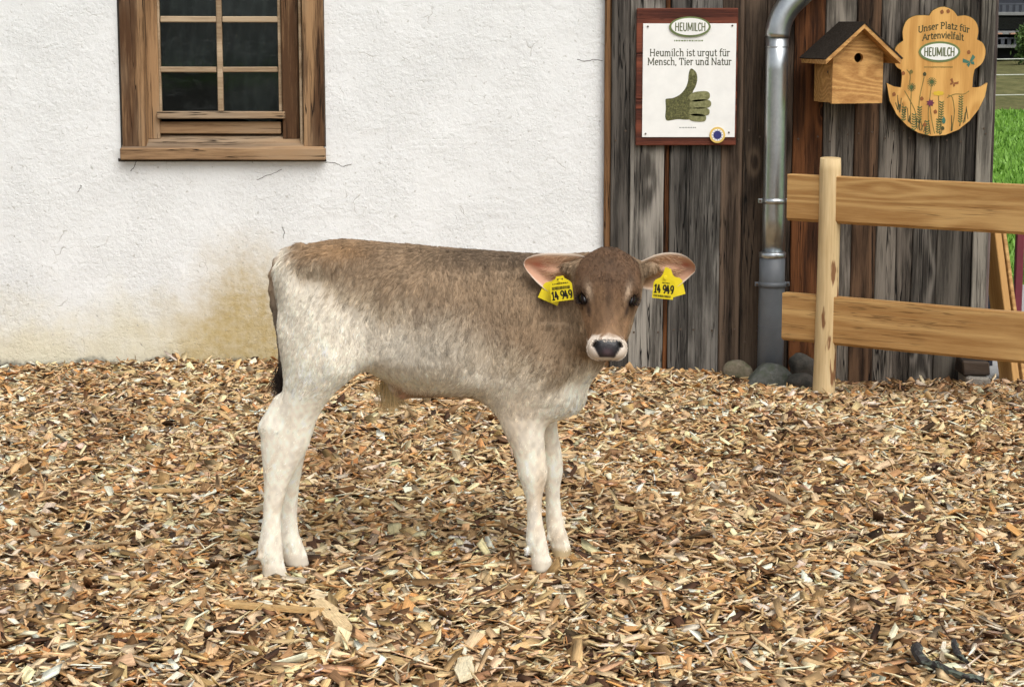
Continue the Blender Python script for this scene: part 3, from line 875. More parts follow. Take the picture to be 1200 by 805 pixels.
# front panel with a real entrance hole
hc, hr = (0.002, S_ * 52.5), S_ * 5.6
outl = [(-W2, 0.0), (W2, 0.0), (W2, hE), (0, hA), (-W2, hE)]
nseg = 30
ringp = []
for k in range(nseg):
    an = 2 * math.pi * k / nseg
    dx, dz = math.cos(an), math.sin(an)
    best = 1e9
    for i in range(5):
        (ax, az_), (bx_, bz_) = outl[i], outl[(i + 1) % 5]
        ex, ez = bx_ - ax, bz_ - az_
        den = dx * ez - dz * ex
        if abs(den) < 1e-9: continue
        t = ((ax - hc[0]) * ez - (az_ - hc[1]) * ex) / den
        s = ((ax - hc[0]) * dz - (az_ - hc[1]) * dx) / den
        if t > 0 and -1e-6 <= s <= 1 + 1e-6: best = min(best, t)
    ringp.append((hc[0] + dx * best, hc[1] + dz * best))
# snap the nearest ring points to the five corners
for c in outl:
    i = min(range(nseg), key=lambda j: (ringp[j][0] - c[0]) ** 2 + (ringp[j][1] - c[1]) ** 2)
    ringp[i] = c
T = 0.02
V = [(x, 0, z) for x, z in ringp] + [(hc[0] + hr * math.cos(2 * math.pi * k / nseg), 0, hc[1] + hr * math.sin(2 * math.pi * k / nseg)) for k in range(nseg)]
V += [(x, T, z) for (x, y, z) in V]
F = []
for k in range(nseg):
    k2 = (k + 1) % nseg
    F += [(k, k2, nseg + k2, nseg + k), (nseg + k, nseg + k2, 3 * nseg + k2, 3 * nseg + k), (k2, k, 2 * nseg + k, 2 * nseg + k2)]
front = bpart('front_panel', V, F, M['bird'])
prism_xz('side_panel', [(-W2 + .001, 0.004), (-W2 + 0.019, 0.004), (-W2 + 0.019, hE - .004), (-W2 + .001, hE - .004)], T + 0.001, DB, M['bird'])
prism_xz('side_panel', [(W2 - 0.019, 0.004), (W2 - .001, 0.004), (W2 - .001, hE - .004), (W2 - 0.019, hE - .004)], T + 0.001, DB, M['bird'])
prism_xz('back_panel', [(-W2 + .02, 0.0), (W2 - .02, 0.0), (W2 - .02, hE), (0, hA - .012), (-W2 + .02, hE)], DB - 0.016, DB - .001, M['bird'])
prism_xz('floor_panel', [(-W2 + .02, 0.002), (W2 - .02, 0.002), (W2 - .02, 0.016), (-W2 + .02, 0.016)], T + .001, DB - 0.018, M['bird'])
# roof boards with felt on top: slope follows the gable, wide overhang
sl = (hA - hE) / W2
ov = 0.052
for s in (-1, 1):
    x1 = (W2 + ov) * s
    z1 = hA - sl * (W2 + ov)
    o = [(0, hA + .001), (x1, z1 + .001), (x1 + .004 * s, z1 + 0.018), (0, hA + 0.020)]
    rp = prism_xz('roof_board', o if s > 0 else o, -0.052, DB + 0.012, M['bird'])
    f = [(-.001 * s, hA + 0.0205), (x1 + .004 * s, z1 + 0.0185), (x1 + .011 * s, z1 + 0.0225), (0, hA + 0.0275)]
    prism_xz('roof_felt', f, -0.054, DB + 0.013, M['roofing'])
bpart('hinge_screw', [(-W2 - .004 + .004 * math.cos(a) * 0, .04 + .006 * math.cos(a), hE * .62 + .006 * math.sin(a)) for a in np.linspace(0, 2 * math.pi, 9)[:-1]],
      [tuple(range(8))], M['screw'])
box('fixing_cleat', fc[0] - 0.05, fc[0] + 0.05, YP - 0.05, YP - 0.004, fc[2] + 0.03, fc[2] + 0.14, M['bird'], bird, 0.002)

# ------------------------------------------------------------------ flower-shaped wooden sign
yF = YP - 0.045
sgn = thing('wooden_sign', (PX(1100, 160, yF), yF, PZ(160, yF)), 'tulip-shaped honey-coloured wooden sign with painted meadow flowers, beside bird box', 'sign')
def zs2(a, b_): return (1030 + a / 4.88, b_ / 4.88)
so = [(280, 92), (300, 62), (355, 41), (410, 60), (440, 96)]
so2 = [(440, 96), (490, 92), (538, 118), (561, 170), (555, 228)]
so3 = [(555, 228), (590, 250), (607, 300), (590, 362), (548, 398)]
so4 = [(548, 398), (540, 440), (538, 502)]
so5 = [(538, 502), (580, 500), (624, 476)]
so6 = [(624, 476), (610, 560), (570, 640), (510, 710), (440, 757), (350, 780), (265, 770), (190, 735), (120, 670), (70, 585), (47, 476)]
so7 = [(47, 476), (90, 496), (130, 502)]
so8 = [(130, 502), (133, 440), (128, 402)]
so9 = [(128, 402), (98, 380), (82, 330), (95, 270), (135, 235)]
so10 = [(135, 235), (130, 180), (150, 122), (195, 94), (245, 90), (280, 92)]
outl = []
for sgm in (so, so2, so3, so4, so5, so6, so7, so8, so9, so10):
    outl += [tuple(q) for q in catmull(sgm, 12)[:-1]]
def sx_(a, b_):
    u, v = zs2(a, b_)
    return PX(u, 80, yF), PZ(v, yF)
pts = [sx_(a, b_) for a, b_ in outl]
bmS = bmesh.new()
fv = [bmS.verts.new((x, yF, z)) for x, z in pts[::-1]]
ff = bmS.faces.new(fv)
r = bmesh.ops.extrude_face_region(bmS, geom=[ff])
for e in r['geom']:
    if isinstance(e, bmesh.types.BMVert): e.co.y += 0.024
board = bmobj('board', bmS, M['sign'], sgn)
cx_, cz_ = sx_(335, 430)
# routed dark edge line: a slim bead set a little in from the rim
plate('edge_band', [(cx_ + (x - cx_) * 1.012, cz_ + (z - cz_) * 1.010) for x, z in pts], yF + 0.006, 0.012, M['burn'], sgn)
U2 = PX(1101, 80, yF) - PX(1100, 80, yF)
Z1 = U2 / 4.88            # one unit of the measured sketch
def sf(x, z, lift): return (x, yF - lift, z)
xa, za_ = sx_(218, 192); xb, _ = sx_(512, 192)
lettering('lettering', 'Unser Platz für', sf, xa, xb, sx_(0, 184)[1] - 0.0, U2 * 4.9, U2 * 1.25, M['burn'], sgn,
          curve=lambda t: Z1 * (24 * math.sin(math.pi * t) - 6))
xa, _ = sx_(243, 0); xb, _ = sx_(480, 0)
lettering('lettering', 'Artenvielfalt', sf, xa, xb, sx_(0, 232)[1], U2 * 4.9, U2 * 1.25, M['burn'], sgn, curve=lambda t: Z1 * (14 * math.sin(math.pi * t) - 2))
ox, oz = sx_(343, 298)
plate('logo_rim', ell(ox, oz, Z1 * 119, Z1 * 59), yF - 0.002, 0.0015, M['rim_ink'], sgn)
plate('logo_field', ell(ox, oz, Z1 * 106, Z1 * 47), yF - 0.0032, 0.001, M['white_print'], sgn)
def sf2(x, z, lift): return (x, yF - 0.0033 - lift, z)
lettering('lettering', 'HEUMILCH', sf2, ox - Z1 * 88, ox + Z1 * 88, oz - Z1 * 24, Z1 * 33, Z1 * 6.5, M['green_ink'], sgn, slab=False)
r_ = random.Random(4)
V, F = [], []
for k in range(26):
    a = 258 + k * 6.4
    i = len(V)
    for (p, q) in ((a, 390), (a + r_.uniform(2.5, 4.5), 390), (a + 4, 381), (a, 381)):
        x, z = sx_(p, q); V.append((x, yF - 0.0004, z))
    F.append((i, i + 1, i + 2, i + 3))
mobj('small_print', V, F, M['stem'], sgn)
kk = [0]
def strokes(name, lines, w, mat):
    V, F = [], []
    for ln in lines:
        q = catmull(ln, max(5, len(ln) * 4)) if len(ln) > 2 else np.array(ln, dtype=float)
        for a, b_ in zip(q, q[1:]):
            pa, pb = np.array(sx_(*a)), np.array(sx_(*b_))
            d = pb - pa; L = np.hypot(*d)
            if L < 1e-9: continue
            n_ = np.array((-d[1], d[0])) / L * w * Z1 / 2
            lift = 0.0004 + 0.00003 * (kk[0] % 9); kk[0] += 1
            i = len(V)
            for c in (pa + n_, pa - n_, pb - n_, pb + n_): V.append((c[0], yF - lift, c[1]))
            F.append((i, i + 1, i + 2, i + 3))
    return tag(mobj(name, V, F, mat, sgn), kind='stuff')
stems = [[(190, 690), (188, 600), (190, 505)], [(300, 760), (290, 640), (305, 480)], [(345, 765), (350, 640), (345, 545)], [(475, 720), (482, 630), (478, 545)],
         [(230, 730), (215, 640), (180, 570), (150, 520)], [(260, 745), (235, 600), (260, 440)], [(370, 765), (365, 660), (375, 580)], [(430, 740), (440, 640), (425, 560), (400, 545)],
         [(395, 560), (440, 540), (490, 540), (520, 522)], [(330, 765), (310, 680), (298, 600)], [(150, 690), (155, 640), (140, 590)], [(500, 700), (500, 655), (510, 640)], [(160, 400), (180, 430), (178, 480)]]
strokes('painted_stem', stems, 5, M['stem'])
lv = []
for (bx0, bz0, n) in ((475, 560, 11), (365, 590, 9), (240, 620, 7), (150, 620, 6), (210, 660, 7), (350, 690, 6), (285, 700, 6)):
    for k in range(n):
        z = bz0 + k * 14
        lv += [[(bx0, z), (bx0 - 13, z - 9)], [(bx0, z), (bx0 + 13, z - 9)]]
strokes('painted_leaf', lv, 6.5, M['leafp'])
gr_ = []
for k in range(34):
    a = r_.uniform(110, 520); b0_ = 780 - ((a - 340) / 215) ** 2 * 130 - 8
    gr_.append([(a, b0_), (a + r_.uniform(-14, 14), b0_ - r_.uniform(30, 90))])
strokes('painted_grass', gr_, 4.5, M['burn'])
def blob(name, a, b_, ra, rb_, mat, n=10, star=0.0):
    x, z = sx_(a, b_)
    q = []
    for k in range(n):
        an = 2 * math.pi * k / n
        f = 1 - star * (k % 2)
        q.append((x + ra * Z1 * f * math.cos(an), z + rb_ * Z1 * f * math.sin(an)))
    kk[0] += 1
    return plate(name, q, yF - 0.0012 - 0.00005 * (kk[0] % 9), 0.0006, mat, sgn)
blob('painted_flower', 345, 535, 36, 15, M['yellowp'], 16, .25)
blob('painted_flower', 300, 590, 25, 23, M['purple'], 14, .4)
for (a, b_, rr) in ((305, 470, 27), (190, 500, 25)):
    strokes('painted_seed_head', [[(a, b_), (a + rr * math.cos(t), b_ + rr * math.sin(t))] for t in np.linspace(0, 6.28, 15)[:-1]], 4, M['leafp'])
    blob('painted_flower', a, b_, 8, 8, M['leafp'])
def butterfly(a, b_, s, mat, an):
    V, F = [], []
    c, sn = math.cos(an), math.sin(an)
    for (pts_) in ([(0, 0), (-26, -26), (-34, -8), (-12, 6)], [(0, 0), (26, -26), (34, -8), (12, 6)], [(0, 2), (-20, 10), (-16, 26), (-3, 16)], [(0, 2), (20, 10), (16, 26), (3, 16)]):
        i = len(V)
        for (p, q) in pts_:
            x, z = sx_(a + (p * c - q * sn) * s, b_ + (p * sn + q * c) * s); V.append((x, yF - 0.0009, z))
        F.append((i, i + 1, i + 2, i + 3))
    mobj('painted_butterfly', V, F, mat, sgn)
butterfly(517, 352, 1.15, M['teal'], -0.4)
butterfly(430, 475, 0.8, M['rust'], 0.5)
for (a, b_, mt) in ((140, 420, 'rust'), (510, 300, 'rust'), (262, 425, 'burn'), (380, 690, 'teal'), (375, 735, 'burn'), (90, 540, 'rust'), (185, 412, 'stem'), (272, 715, 'rust'), (330, 640, 'rust'), (250, 565, 'rust'), (350, 70, 'rust'), (385, 66, 'rust')):
    blob('painted_bud', a, b_, 11, 13 if mt != 'teal' else 22, M[mt], 9, .15)

# ------------------------------------------------------------------ wooden fence
fence = thing('wooden_fence', (PX(966, 440, 8.1), 8.1, 0.0), 'pale two-rail wooden fence with peeled round post, in front of plank barn', 'fence')
A = np.array(P(923.5, 300, 8.22)[:2]); Bq = np.array(P(1200, 300, 7.66)[:2])
dirf = (Bq - A) / np.linalg.norm(Bq - A)
angf = math.atan2(dirf[1], dirf[0])
def rail(z0, z1, start, length):
    bm = bmesh.new()
    n = 24
    rr = random.Random(int(z0 * 1000))
    rings = []
    for k in range(n + 1):
        wv = rr.uniform(-.0012, .0012)
        c4 = [bm.verts.new((length * k / n, t, z + wv)) for (t, z) in ((-0.02, 0.012), (-0.02, z1 - z0 - 0.003), (-0.017, z1 - z0), (0.02, z1 - z0), (0.02, 0), (-0.008, 0))]
        rings.append(c4)
    for a, b2 in zip(rings, rings[1:]):
        for k in range(6): bm.faces.new((a[k], a[(k + 1) % 6], b2[(k + 1) % 6], b2[k]))
    bm.faces.new(rings[0]); bm.faces.new(rings[-1])
    o = bmobj('rail', bm, M['rail'], None)      # own frame along the board, so the grain follows it
    o.parent = fence
    p = A + dirf * start
    o.location = Vector((p[0], p[1], z0)) - fence.location
    o.rotation_euler = (0, 0, angf)
    return o
zt1, zt0 = PZ(204, 8.22), PZ(258.5, 8.22)
zb1, zb0 = PZ(343, 8.22), PZ(398.5, 8.22)
rail(zt0, zt1, 0.0, 3.6)
rail(zb0, zb1, -0.012, 3.6)
def log_post(p, top, bot, rad, seed):
    rr = random.Random(seed)
    n, m = 20, 22
    V, F = [], []
    ph = [rr.uniform(0, 6.28) for _ in range(4)]
    for j in range(m + 1):
        z = bot + (top - bot) * j / m
        ra = rad * (1.03 - 0.06 * j / m)
        if j == m: ra *= 0.955
        for k in range(n):
            a = 2 * math.pi * k / n
            rr_ = ra * (1 + 0.018 * math.sin(2 * a + ph[0] + z * 2) + 0.012 * math.sin(3 * a + ph[1] - z * 5) + 0.008 * math.sin(z * 23 + ph[2] + a))
            V.append((p[0] + rr_ * math.cos(a) + 0.004 * math.sin(z * 3 + ph[3]), p[1] + rr_ * math.sin(a), z + (0.003 * math.sin(a) if j == m else 0)))
    for j in range(m):
        for k in range(n):
            k2 = (k + 1) % n
            F.append((j * n + k, j * n + k2, (j + 1) * n + k2, (j + 1) * n + k))
    F.append(tuple(m * n + k for k in range(n)))
    o = mobj('post', V, F, M['log'], fence, smooth=False)
    me = o.data
    me.polygons.foreach_set('use_smooth', [i < m * n for i in range(len(me.polygons))])
    return o
pb = P(969.5, 310, 8.12)
log_post((pb[0], 8.12 - 0.0), PZ(185.5, 8.12), -0.14, 0.0445, 5)
pc = A + dirf * 2.75 - np.array((-dirf[1], dirf[0])) * 0.068
log_post((pc[0], pc[1]), PZ(185.5, 8.12), -0.14, 0.0445, 9)

# ------------------------------------------------------------------ stones, offcuts and boards at the barn's foot
def rock(name, c, size, mat, seed, label, rot=0.0):
    bm = bmesh.new()
    bmesh.ops.create_icosphere(bm, subdivisions=3, radius=1.0)
    rr = np.random.RandomState(seed)
    fr = rr.uniform(-2.2, 2.2, (6, 3)); ph = rr.uniform(0, 6.28, 6)
    pl = rr.normal(0, 1, (9, 3)); pl /= np.linalg.norm(pl, axis=1)[:, None]; pc_ = rr.uniform(0.62, 0.88, 9)
    for v in bm.verts:
        p = np.array(v.co)
        for q in range(9):
            t_ = p @ pl[q]
            if t_ > pc_[q]: p = p - pl[q] * (t_ - pc_[q]) * 0.9
        d = 1 + 0.10 * np.sum(np.sin(fr @ p + ph)) / 2.0 + 0.05 * np.sum(np.sin(fr @ p * 3.1 + ph * 2)) / 2.0
        for q in range(3):
            if p[q] > 0.85: p[q] = 0.85 + (p[q] - 0.85) * 0.45
        p = p * d * np.array(size)
        ca, sa = math.cos(rot), math.sin(rot)
        v.co = (c[0] + p[0] * ca - p[2] * sa, c[1] + p[1], c[2] + p[0] * sa + p[2] * ca)
    o = bmobj(name, bm, mat, None, smooth=True, loc=(c[0], c[1], c[2] - size[2]))
    tag(o, label, 'stone')
    return o
rock('field_stone', P(866, 436, 8.47), (0.066, 0.05, 0.060), M['rock_a'], 1, 'small rounded tan stone at the barn foot left of downpipe')
rock('field_stone', P(900, 450, 8.33), (0.115, 0.06, 0.088), M['rock_b'], 2, 'broad greenish grey stone at the foot of downpipe')
rock('field_stone', P(938, 449, 8.30), (0.06, 0.045, 0.045), M['rock_c'], 3, 'small dark grey stone between downpipe and fence post')
rock('field_stone', P(940, 430, 8.44), (0.070, 0.04, 0.07), M['rock_c'], 4, 'dark upright stone against barn behind fence post', 0.5)
o = box('timber_offcut', PX(1124, 430, 8.44), PX(1155, 430, 8.44), 8.36, 8.52, PZ(437, 8.44), PZ(420, 8.44), M['charred'], None, 0.006, 0.004, loc=(PX(1141, 430, 8.5), 8.44, PZ(437, 8.44)))
tag(o, 'dark brown timber block on pale stone slab at barn corner', 'wood block')
o = box('stone_slab', PX(1125, 440, 8.47), PX(1153, 440, 8.47), 8.33, 8.52, GZ - 0.02, PZ(437.4, 8.44), M['slab'], None, 0.008, 0.004, loc=(PX(1140, 440, 8.47), 8.42, GZ))
tag(o, 'pale stone slab under dark timber block at barn corner', 'stone')

def lean(name, a0, a1, w, t, mat, label, cat):
    """board from foot a0 to head a1, built upright in its own frame"""
    a0, a1 = Vector(a0), Vector(a1)
    d = a1 - a0; L = d.length
    bm = bmesh.new()
    bm_box(bm, (0, 0, L / 2), (w, t, L), None, 0.003, 0.001)
    o = bmobj(name, bm, mat, None)
    o.location = a0
    o.rotation_euler = d.to_track_quat('Z', 'Y').to_euler()
    tag(o, label, cat)
    return o
f0 = P(1184, 452, 8.86); f1 = P(1157, 238, 9.05)
lean('leaning_board', f0, f1, 0.036, 0.10, M['board'], 'wider orange-brown board leaning at barn corner behind the fence', 'board')
f0 = P(1194.5, 452, 8.90); f1 = P(1165.5, 240, 9.10)
lean('leaning_board', f0, f1, 0.018, 0.09, M['rail'], 'narrow pale board leaning beside the orange-brown board behind fence', 'board')
dkb = lean('navy_strip', P(1158, 440, 9.3), P(1152, 245, 9.3), 0.11, 0.02, M['navy'], 'dark navy upright strip behind the barn corner', 'board')  # plain dark navy strip filling the space by the barn corner
pr = thing('red_post', (PX(1193, 398, 9.9), 9.9, GZ), 'short dark red metal post standing on grey path behind fence', 'post')
box('shaft', PX(1188.6, 330, 9.9), PX(1197.6, 330, 9.9), 9.88, 9.92, GZ, PZ(246, 9.9), M['redmetal'], pr, 0.004)
box('cap', PX(1187.6, 246, 9.9), PX(1198.6, 246, 9.9), 9.875, 9.925, PZ(246, 9.9) + 0.0005, PZ(243, 9.9), M['redmetal'], pr, 0.003)
box('foot_plate', PX(1183, 400, 9.9), PX(1203, 400, 9.9), 9.83, 9.97, GZ + 0.013, GZ + 0.022, M['redmetal'], pr, 0.002)

# ------------------------------------------------------------------ beyond: bank, wire fence, bush, house
bankx = np.linspace(4, 40, 40)
grid_mesh('bank', bankx, np.array([36.5, 38, 40.5, 43, 46, 80.0]),
          lambda X, Y: np.interp(Y, [36.5, 38, 40.5, 43, 46, 80], [GZ - .05, 0.02, 0.28, 0.42, 0.45, 0.45]) + 0.03 * np.sin(X * 3 + Y), M['bank'])
M['wire'] = plain('fence_wire', (0.55, 0.55, 0.5), 0.5)
M['stake'] = plain('grey_stake', (0.3, 0.27, 0.22), 0.8)
wf = thing('wire_fence', (9.5, 37.0, GZ), 'thin pale wire fence on stakes along the meadow edge', 'fence')
for x in np.arange(5.5, 22, 2.6):
    tube('stake', [(x, 37.2, GZ - .05), (x, 37.2, 0.85)], 0.035, M['stake'], wf, 7)
for z in (0.14, 0.5, 0.78):
    tube('wire', [(x, 37.16, z + .01 * math.sin(x * 2)) for x in np.arange(5.5, 22, 0.65)], 0.010, M['wire'], wf, 5)

def leaf_mat(name, a, c):
    m, nt, b = newmat(name)
    n = nd(nt, 'ShaderNodeAttribute', attribute_name='shade').outputs['Fac']
    setp(nt, b, color=ramp_(nt, n, [(0.0, a), (1.0, c)]), rough=0.6)
    return m
M['leaf'] = leaf_mat('bush_leaf', (0.035, 0.075, 0.015), (0.13, 0.22, 0.05))
M['bark'] = plain('bush_stem', (0.08, 0.06, 0.04), 0.9)
def bush(name, c, rad, h, n, leaf, seed, label):
    rr = np.random.RandomState(seed)
    b = thing(name, c, label, 'bush')
    V, F, S = [], [], []
    cl = rr.normal(0, 1, (26, 3)); cl /= np.linalg.norm(cl, axis=1)[:, None]
    cl = cl * rr.uniform(0.5, 0.95, (26, 1)) * np.array((rad, rad, h * 0.48)) + np.array((0, 0, h * 0.52))
    for k in range(n):
        p = cl[rr.randint(26)] + rr.normal(0, 0.16, 3) * rad
        if p[2] < 0.03: continue
        d1 = rr.normal(0, 1, 3); d1 /= np.linalg.norm(d1)
        d2 = np.cross(d1, rr.normal(0, 1, 3)); d2 /= np.linalg.norm(d2)
        i = len(V)
        l = leaf * rr.uniform(0.6, 1.3)
        V += [tuple(np.array(c) + p - d1 * l), tuple(np.array(c) + p + d2 * l * .5), tuple(np.array(c) + p + d1 * l), tuple(np.array(c) + p - d2 * l * .5)]
        F.append((i, i + 1, i + 2, i + 3)); S += [rr.uniform()] * 4
    cr = mobj('crown', V, F, M['leaf'], b)
    at = cr.data.attributes.new('shade', 'FLOAT', 'POINT'); at.data.foreach_set('value', S)
    for k in range(5):
        q = cl[k]
        tube('stem', [np.array(c), np.array(c) + q * 0.5 + np.array((0, 0, .1)), np.array(c) + q], [0.05, 0.035, 0.01], M['bark'], b, 6)
    return b
bush('round_bush', (12.05, 48.0, 0.40), 0.42, 1.05, 2600, 0.05, 3, 'round green bush in front of dark house')
bush('round_bush', (14.6, 48.6, 0.40), 0.75, 1.3, 2600, 0.06, 8, 'wider low green bush further along the dark house front')

YH = 52.0
M['slate'] = plain('dark_blue_cladding', (0.022, 0.026, 0.036), 0.7, 0.3, 2)
M['slate2'] = plain('grey_blue_panel', (0.055, 0.062, 0.078), 0.5, 0.2, 2)
M['ledge'] = plain('pale_grey_ledge', (0.20, 0.205, 0.20), 0.8)
M['whitep'] = plain('white_post_paint', (0.75, 0.75, 0.75), 0.6)
M['hglass'] = plain('far_window_glass', (0.012, 0.014, 0.018), 0.08)
M['terra'] = plain('flower_box_terracotta', (0.42, 0.24, 0.16), 0.8)
house = thing('dark_house', (15.0, YH, 0.4), 'dark blue-grey house with balcony railings and white posts beyond the meadow', 'house')
hx0, hx1 = 8.0, 24.0
box('wall', hx0, hx1, YH, YH + 8, 0.40, 6.2, M['slate'], house, 0.01)
hz = lambda v: PZ(v, YH)
for (v, th) in ((18.5, .05), (56, .05)):
    box('balcony_slab', hx0, hx1, YH - 0.95, YH - 0.02, hz(v), hz(v) + th * 1.6, M['ledge'], house, 0.005)
box('balcony_slab', hx0, hx1, YH - 0.95, YH - 0.02, hz(40.5), hz(36.5), M['ledge'], house, 0.005)
for (vt, vb) in ((4.5, 17.5), (44, 55)):
    rl = box('balcony_railing', hx0, hx1, YH - 0.95, YH - 0.91, hz(vt) - .04, hz(vt), M['slate2'], house, 0.004)
    x = hx0 + 0.06
    while x < hx1:
        box('baluster', x, x + 0.09, YH - 0.945, YH - 0.915, hz(vb), hz(vt) - 0.041, M['slate2'], rl, 0.002)
        x += 0.16
x = 9.0
while x < 23:
    w = box('window', x, x + 0.95, YH - 0.03, YH - 0.004, hz(35.5), hz(20.5), M['slate2'], house, 0.01)
    mobj('pane', [(x + .08, YH - .034, hz(35)), (x + .87, YH - .034, hz(35)), (x + .87, YH - .034, hz(21)), (x + .08, YH - .034, hz(21))], [(0, 1, 2, 3)], M['hglass'], w)
    x += 1.55
for x in (13.47, 9.6, 17.4, 21.3):
    box('white_post', x, x + 0.16, YH - 1.1, YH - 0.96, 0.4, hz(19) - 0.01, M['whitep'], house, 0.005)
rr5 = random.Random(8)
for k in range(16):
    x = 11.0 + k * 0.62
    box('flower_box', x, x + 0.42, YH - 1.16, YH - 1.0, hz(40.4), hz(38.6), M['terra'], house, 0.004)
hxm = (hx0 + hx1) / 2
mobj('roof', [(hx0 - .8, YH - 1.6, 5.9), (hx1 + .8, YH - 1.6, 5.9), (hx1 + .8, YH + 4, 8.2), (hx0 - .8, YH + 4, 8.2), (hx1 + .8, YH + 9.6, 5.9), (hx0 - .8, YH + 9.6, 5.9),
              (hx0 - .8, YH - 1.6, 5.7), (hx1 + .8, YH - 1.6, 5.7), (hx1 + .8, YH + 9.6, 5.7), (hx0 - .8, YH + 9.6, 5.7)],
     [(0, 1, 2, 3), (3, 2, 4, 5), (0, 6, 7, 1), (6, 9, 8, 7), (5, 4, 8, 9), (0, 3, 5, 9, 6), (1, 7, 8, 4, 2)], M['slate2'], house)
grid_mesh('hills', np.linspace(-700, 700, 60), np.array([260, 300, 360, 440, 560.0]),
          lambda X, Y: np.interp(Y, [260, 300, 360, 440, 560], [GZ - 1, 12, 38, 60, 55]) * (0.75 + 0.25 * np.sin(X * .011) + 0.12 * np.sin(X * .037 + 1)), M['hill'])

# grass blades on the near meadow
rg = np.random.RandomState(6)
nb = 36000
gx = rg.uniform(3.0, 11.0, nb); gy = 12.15 + (rg.uniform(0, 1, nb) ** 1.9) * 24.5
gh = rg.uniform(0.03, 0.085, nb); ga = rg.uniform(0, 6.28, nb); gw = 0.004 + gy * 0.0005
ldx, ldy = rg.normal(0, .022, nb), rg.normal(0, .022, nb)
GV = np.stack([np.stack([gx - np.cos(ga) * gw, gy - np.sin(ga) * gw, np.full(nb, GZ - .002)], -1),
               np.stack([gx + np.cos(ga) * gw, gy + np.sin(ga) * gw, np.full(nb, GZ - .002)], -1),
               np.stack([gx + ldx, gy + ldy, GZ + gh], -1)], 1).reshape(-1, 3)
gm = bpy.data.meshes.new('meadow_blades')
gm.vertices.add(nb * 3); gm.vertices.foreach_set('co', GV.ravel())
gm.loops.add(nb * 3); gm.loops.foreach_set('vertex_index', np.arange(nb * 3))
gm.polygons.add(nb); gm.polygons.foreach_set('loop_start', np.arange(nb) * 3)
gm.update(calc_edges=True)
at = gm.attributes.new('shade', 'FLOAT', 'POINT'); at.data.foreach_set('value', np.repeat(rg.uniform(0, 1, nb), 3))
M['blade'] = leaf_mat('grass_blade', (0.09, 0.21, 0.018), (0.20, 0.38, 0.05))
gm.materials.append(M['blade'])
go = bpy.data.objects.new('meadow_grass', gm); COL.objects.link(go)
tag(go, 'bright green short meadow grass beyond the path', 'grass', kind='stuff')

# ------------------------------------------------------------------ wood chips
def lin(r, g, b):
    f = lambda c: ((c / 255 + 0.055) / 1.055) ** 2.4 if c > 10 else c / 255 / 12.92
    return (f(r), f(g), f(b))
PAL = np.array([lin(230, 206, 166), lin(210, 178, 132), lin(184, 148, 104), lin(198, 148, 94), lin(146, 114, 80), lin(80, 58, 42), lin(160, 144, 122), lin(240, 228, 204), lin(116, 86, 56), lin(196, 168, 128)])
PW = np.array([0.22, 0.24, 0.14, 0.06, 0.08, 0.08, 0.03, 0.09, 0.04, 0.07]); PW = PW / PW.sum()

def chip_verts(L, W, T, r):
    """(n,8,3) irregular splinter boxes"""
    n = len(L)
    sx = np.array([-1, 1, 1, -1, -1, 1, 1, -1.0]); sy = np.array([-1, -1, 1, 1, -1, -1, 1, 1.0]); sz = np.array([-1, -1, -1, -1, 1, 1, 1, 1.0])
    v = np.stack([np.tile(sx, (n, 1)), np.tile(sy, (n, 1)), np.tile(sz, (n, 1))], -1)
    t0 = r.uniform(0.35, 1.0, (n, 1)); t1 = r.uniform(0.25, 1.0, (n, 1))
    tap = np.where(v[:, :, 0] > 0, t1, t0)
    v[:, :, 1] *= tap
    v[:, :, 1] += np.where(v[:, :, 0] > 0, 1, -1) * r.uniform(-0.35, 0.35, (n, 1))
    v[:, :, 0] += v[:, :, 1] * r.uniform(-0.35, 0.35, (n, 1)) * (W / L)[:, None] * 2 + v[:, :, 2] * r.uniform(-.2, .2, (n, 1))
    v[:, :, 2] *= np.where(v[:, :, 0] > 0, r.uniform(0.3, 1, (n, 1)), 1.0)
    v += r.normal(0, 0.10, v.shape)
    v[:, :, 0] *= L[:, None] / 2; v[:, :, 1] *= W[:, None] / 2; v[:, :, 2] *= T[:, None] / 2
    return v
CF = np.array([(0, 3, 2, 1), (4, 5, 6, 7), (0, 1, 5, 4), (1, 2, 6, 5), (2, 3, 7, 6), (3, 0, 4, 7)])

def chip_mat(name, from_object):
    m, nt, b = newmat(name)
    if from_object:
        col = nd(nt, 'ShaderNodeObjectInfo').outputs['Color']
        co = objco(nt, 9.0)
    else:
        col = nd(nt, 'ShaderNodeAttribute', attribute_name='chip_colour').outputs['Color']
        co = nd(nt, 'ShaderNodeAttribute', attribute_name='chip_local').outputs['Vector']
    g = noise_(nt, mapping(nt, co, (22, 420, 420)), 1.0, 3, 0.6)
    g2 = noise_(nt, mapping(nt, co, (60, 90, 90)), 1.0, 2, 0.6)
    f = math_(nt, 'ADD', math_(nt, 'MULTIPLY', g, 0.75), math_(nt, 'MULTIPLY', g2, 0.45))
    f = smooth_(nt, f, 0.35, 0.85, 0.62, 1.22)
    c2 = nd(nt, 'ShaderNodeVectorMath', {0: col, 3: f}, operation='SCALE').outputs[0]
    setp(nt, b, color=c2, rough=0.8, spec=0.2, normal=bump_(nt, g, 0.4, 0.0015))
    return m
M['chips'] = chip_mat('wood_chip_mix', False)
M['chip'] = chip_mat('wood_chip_single', True)

rc = np.random.RandomState(21)
N = 152000
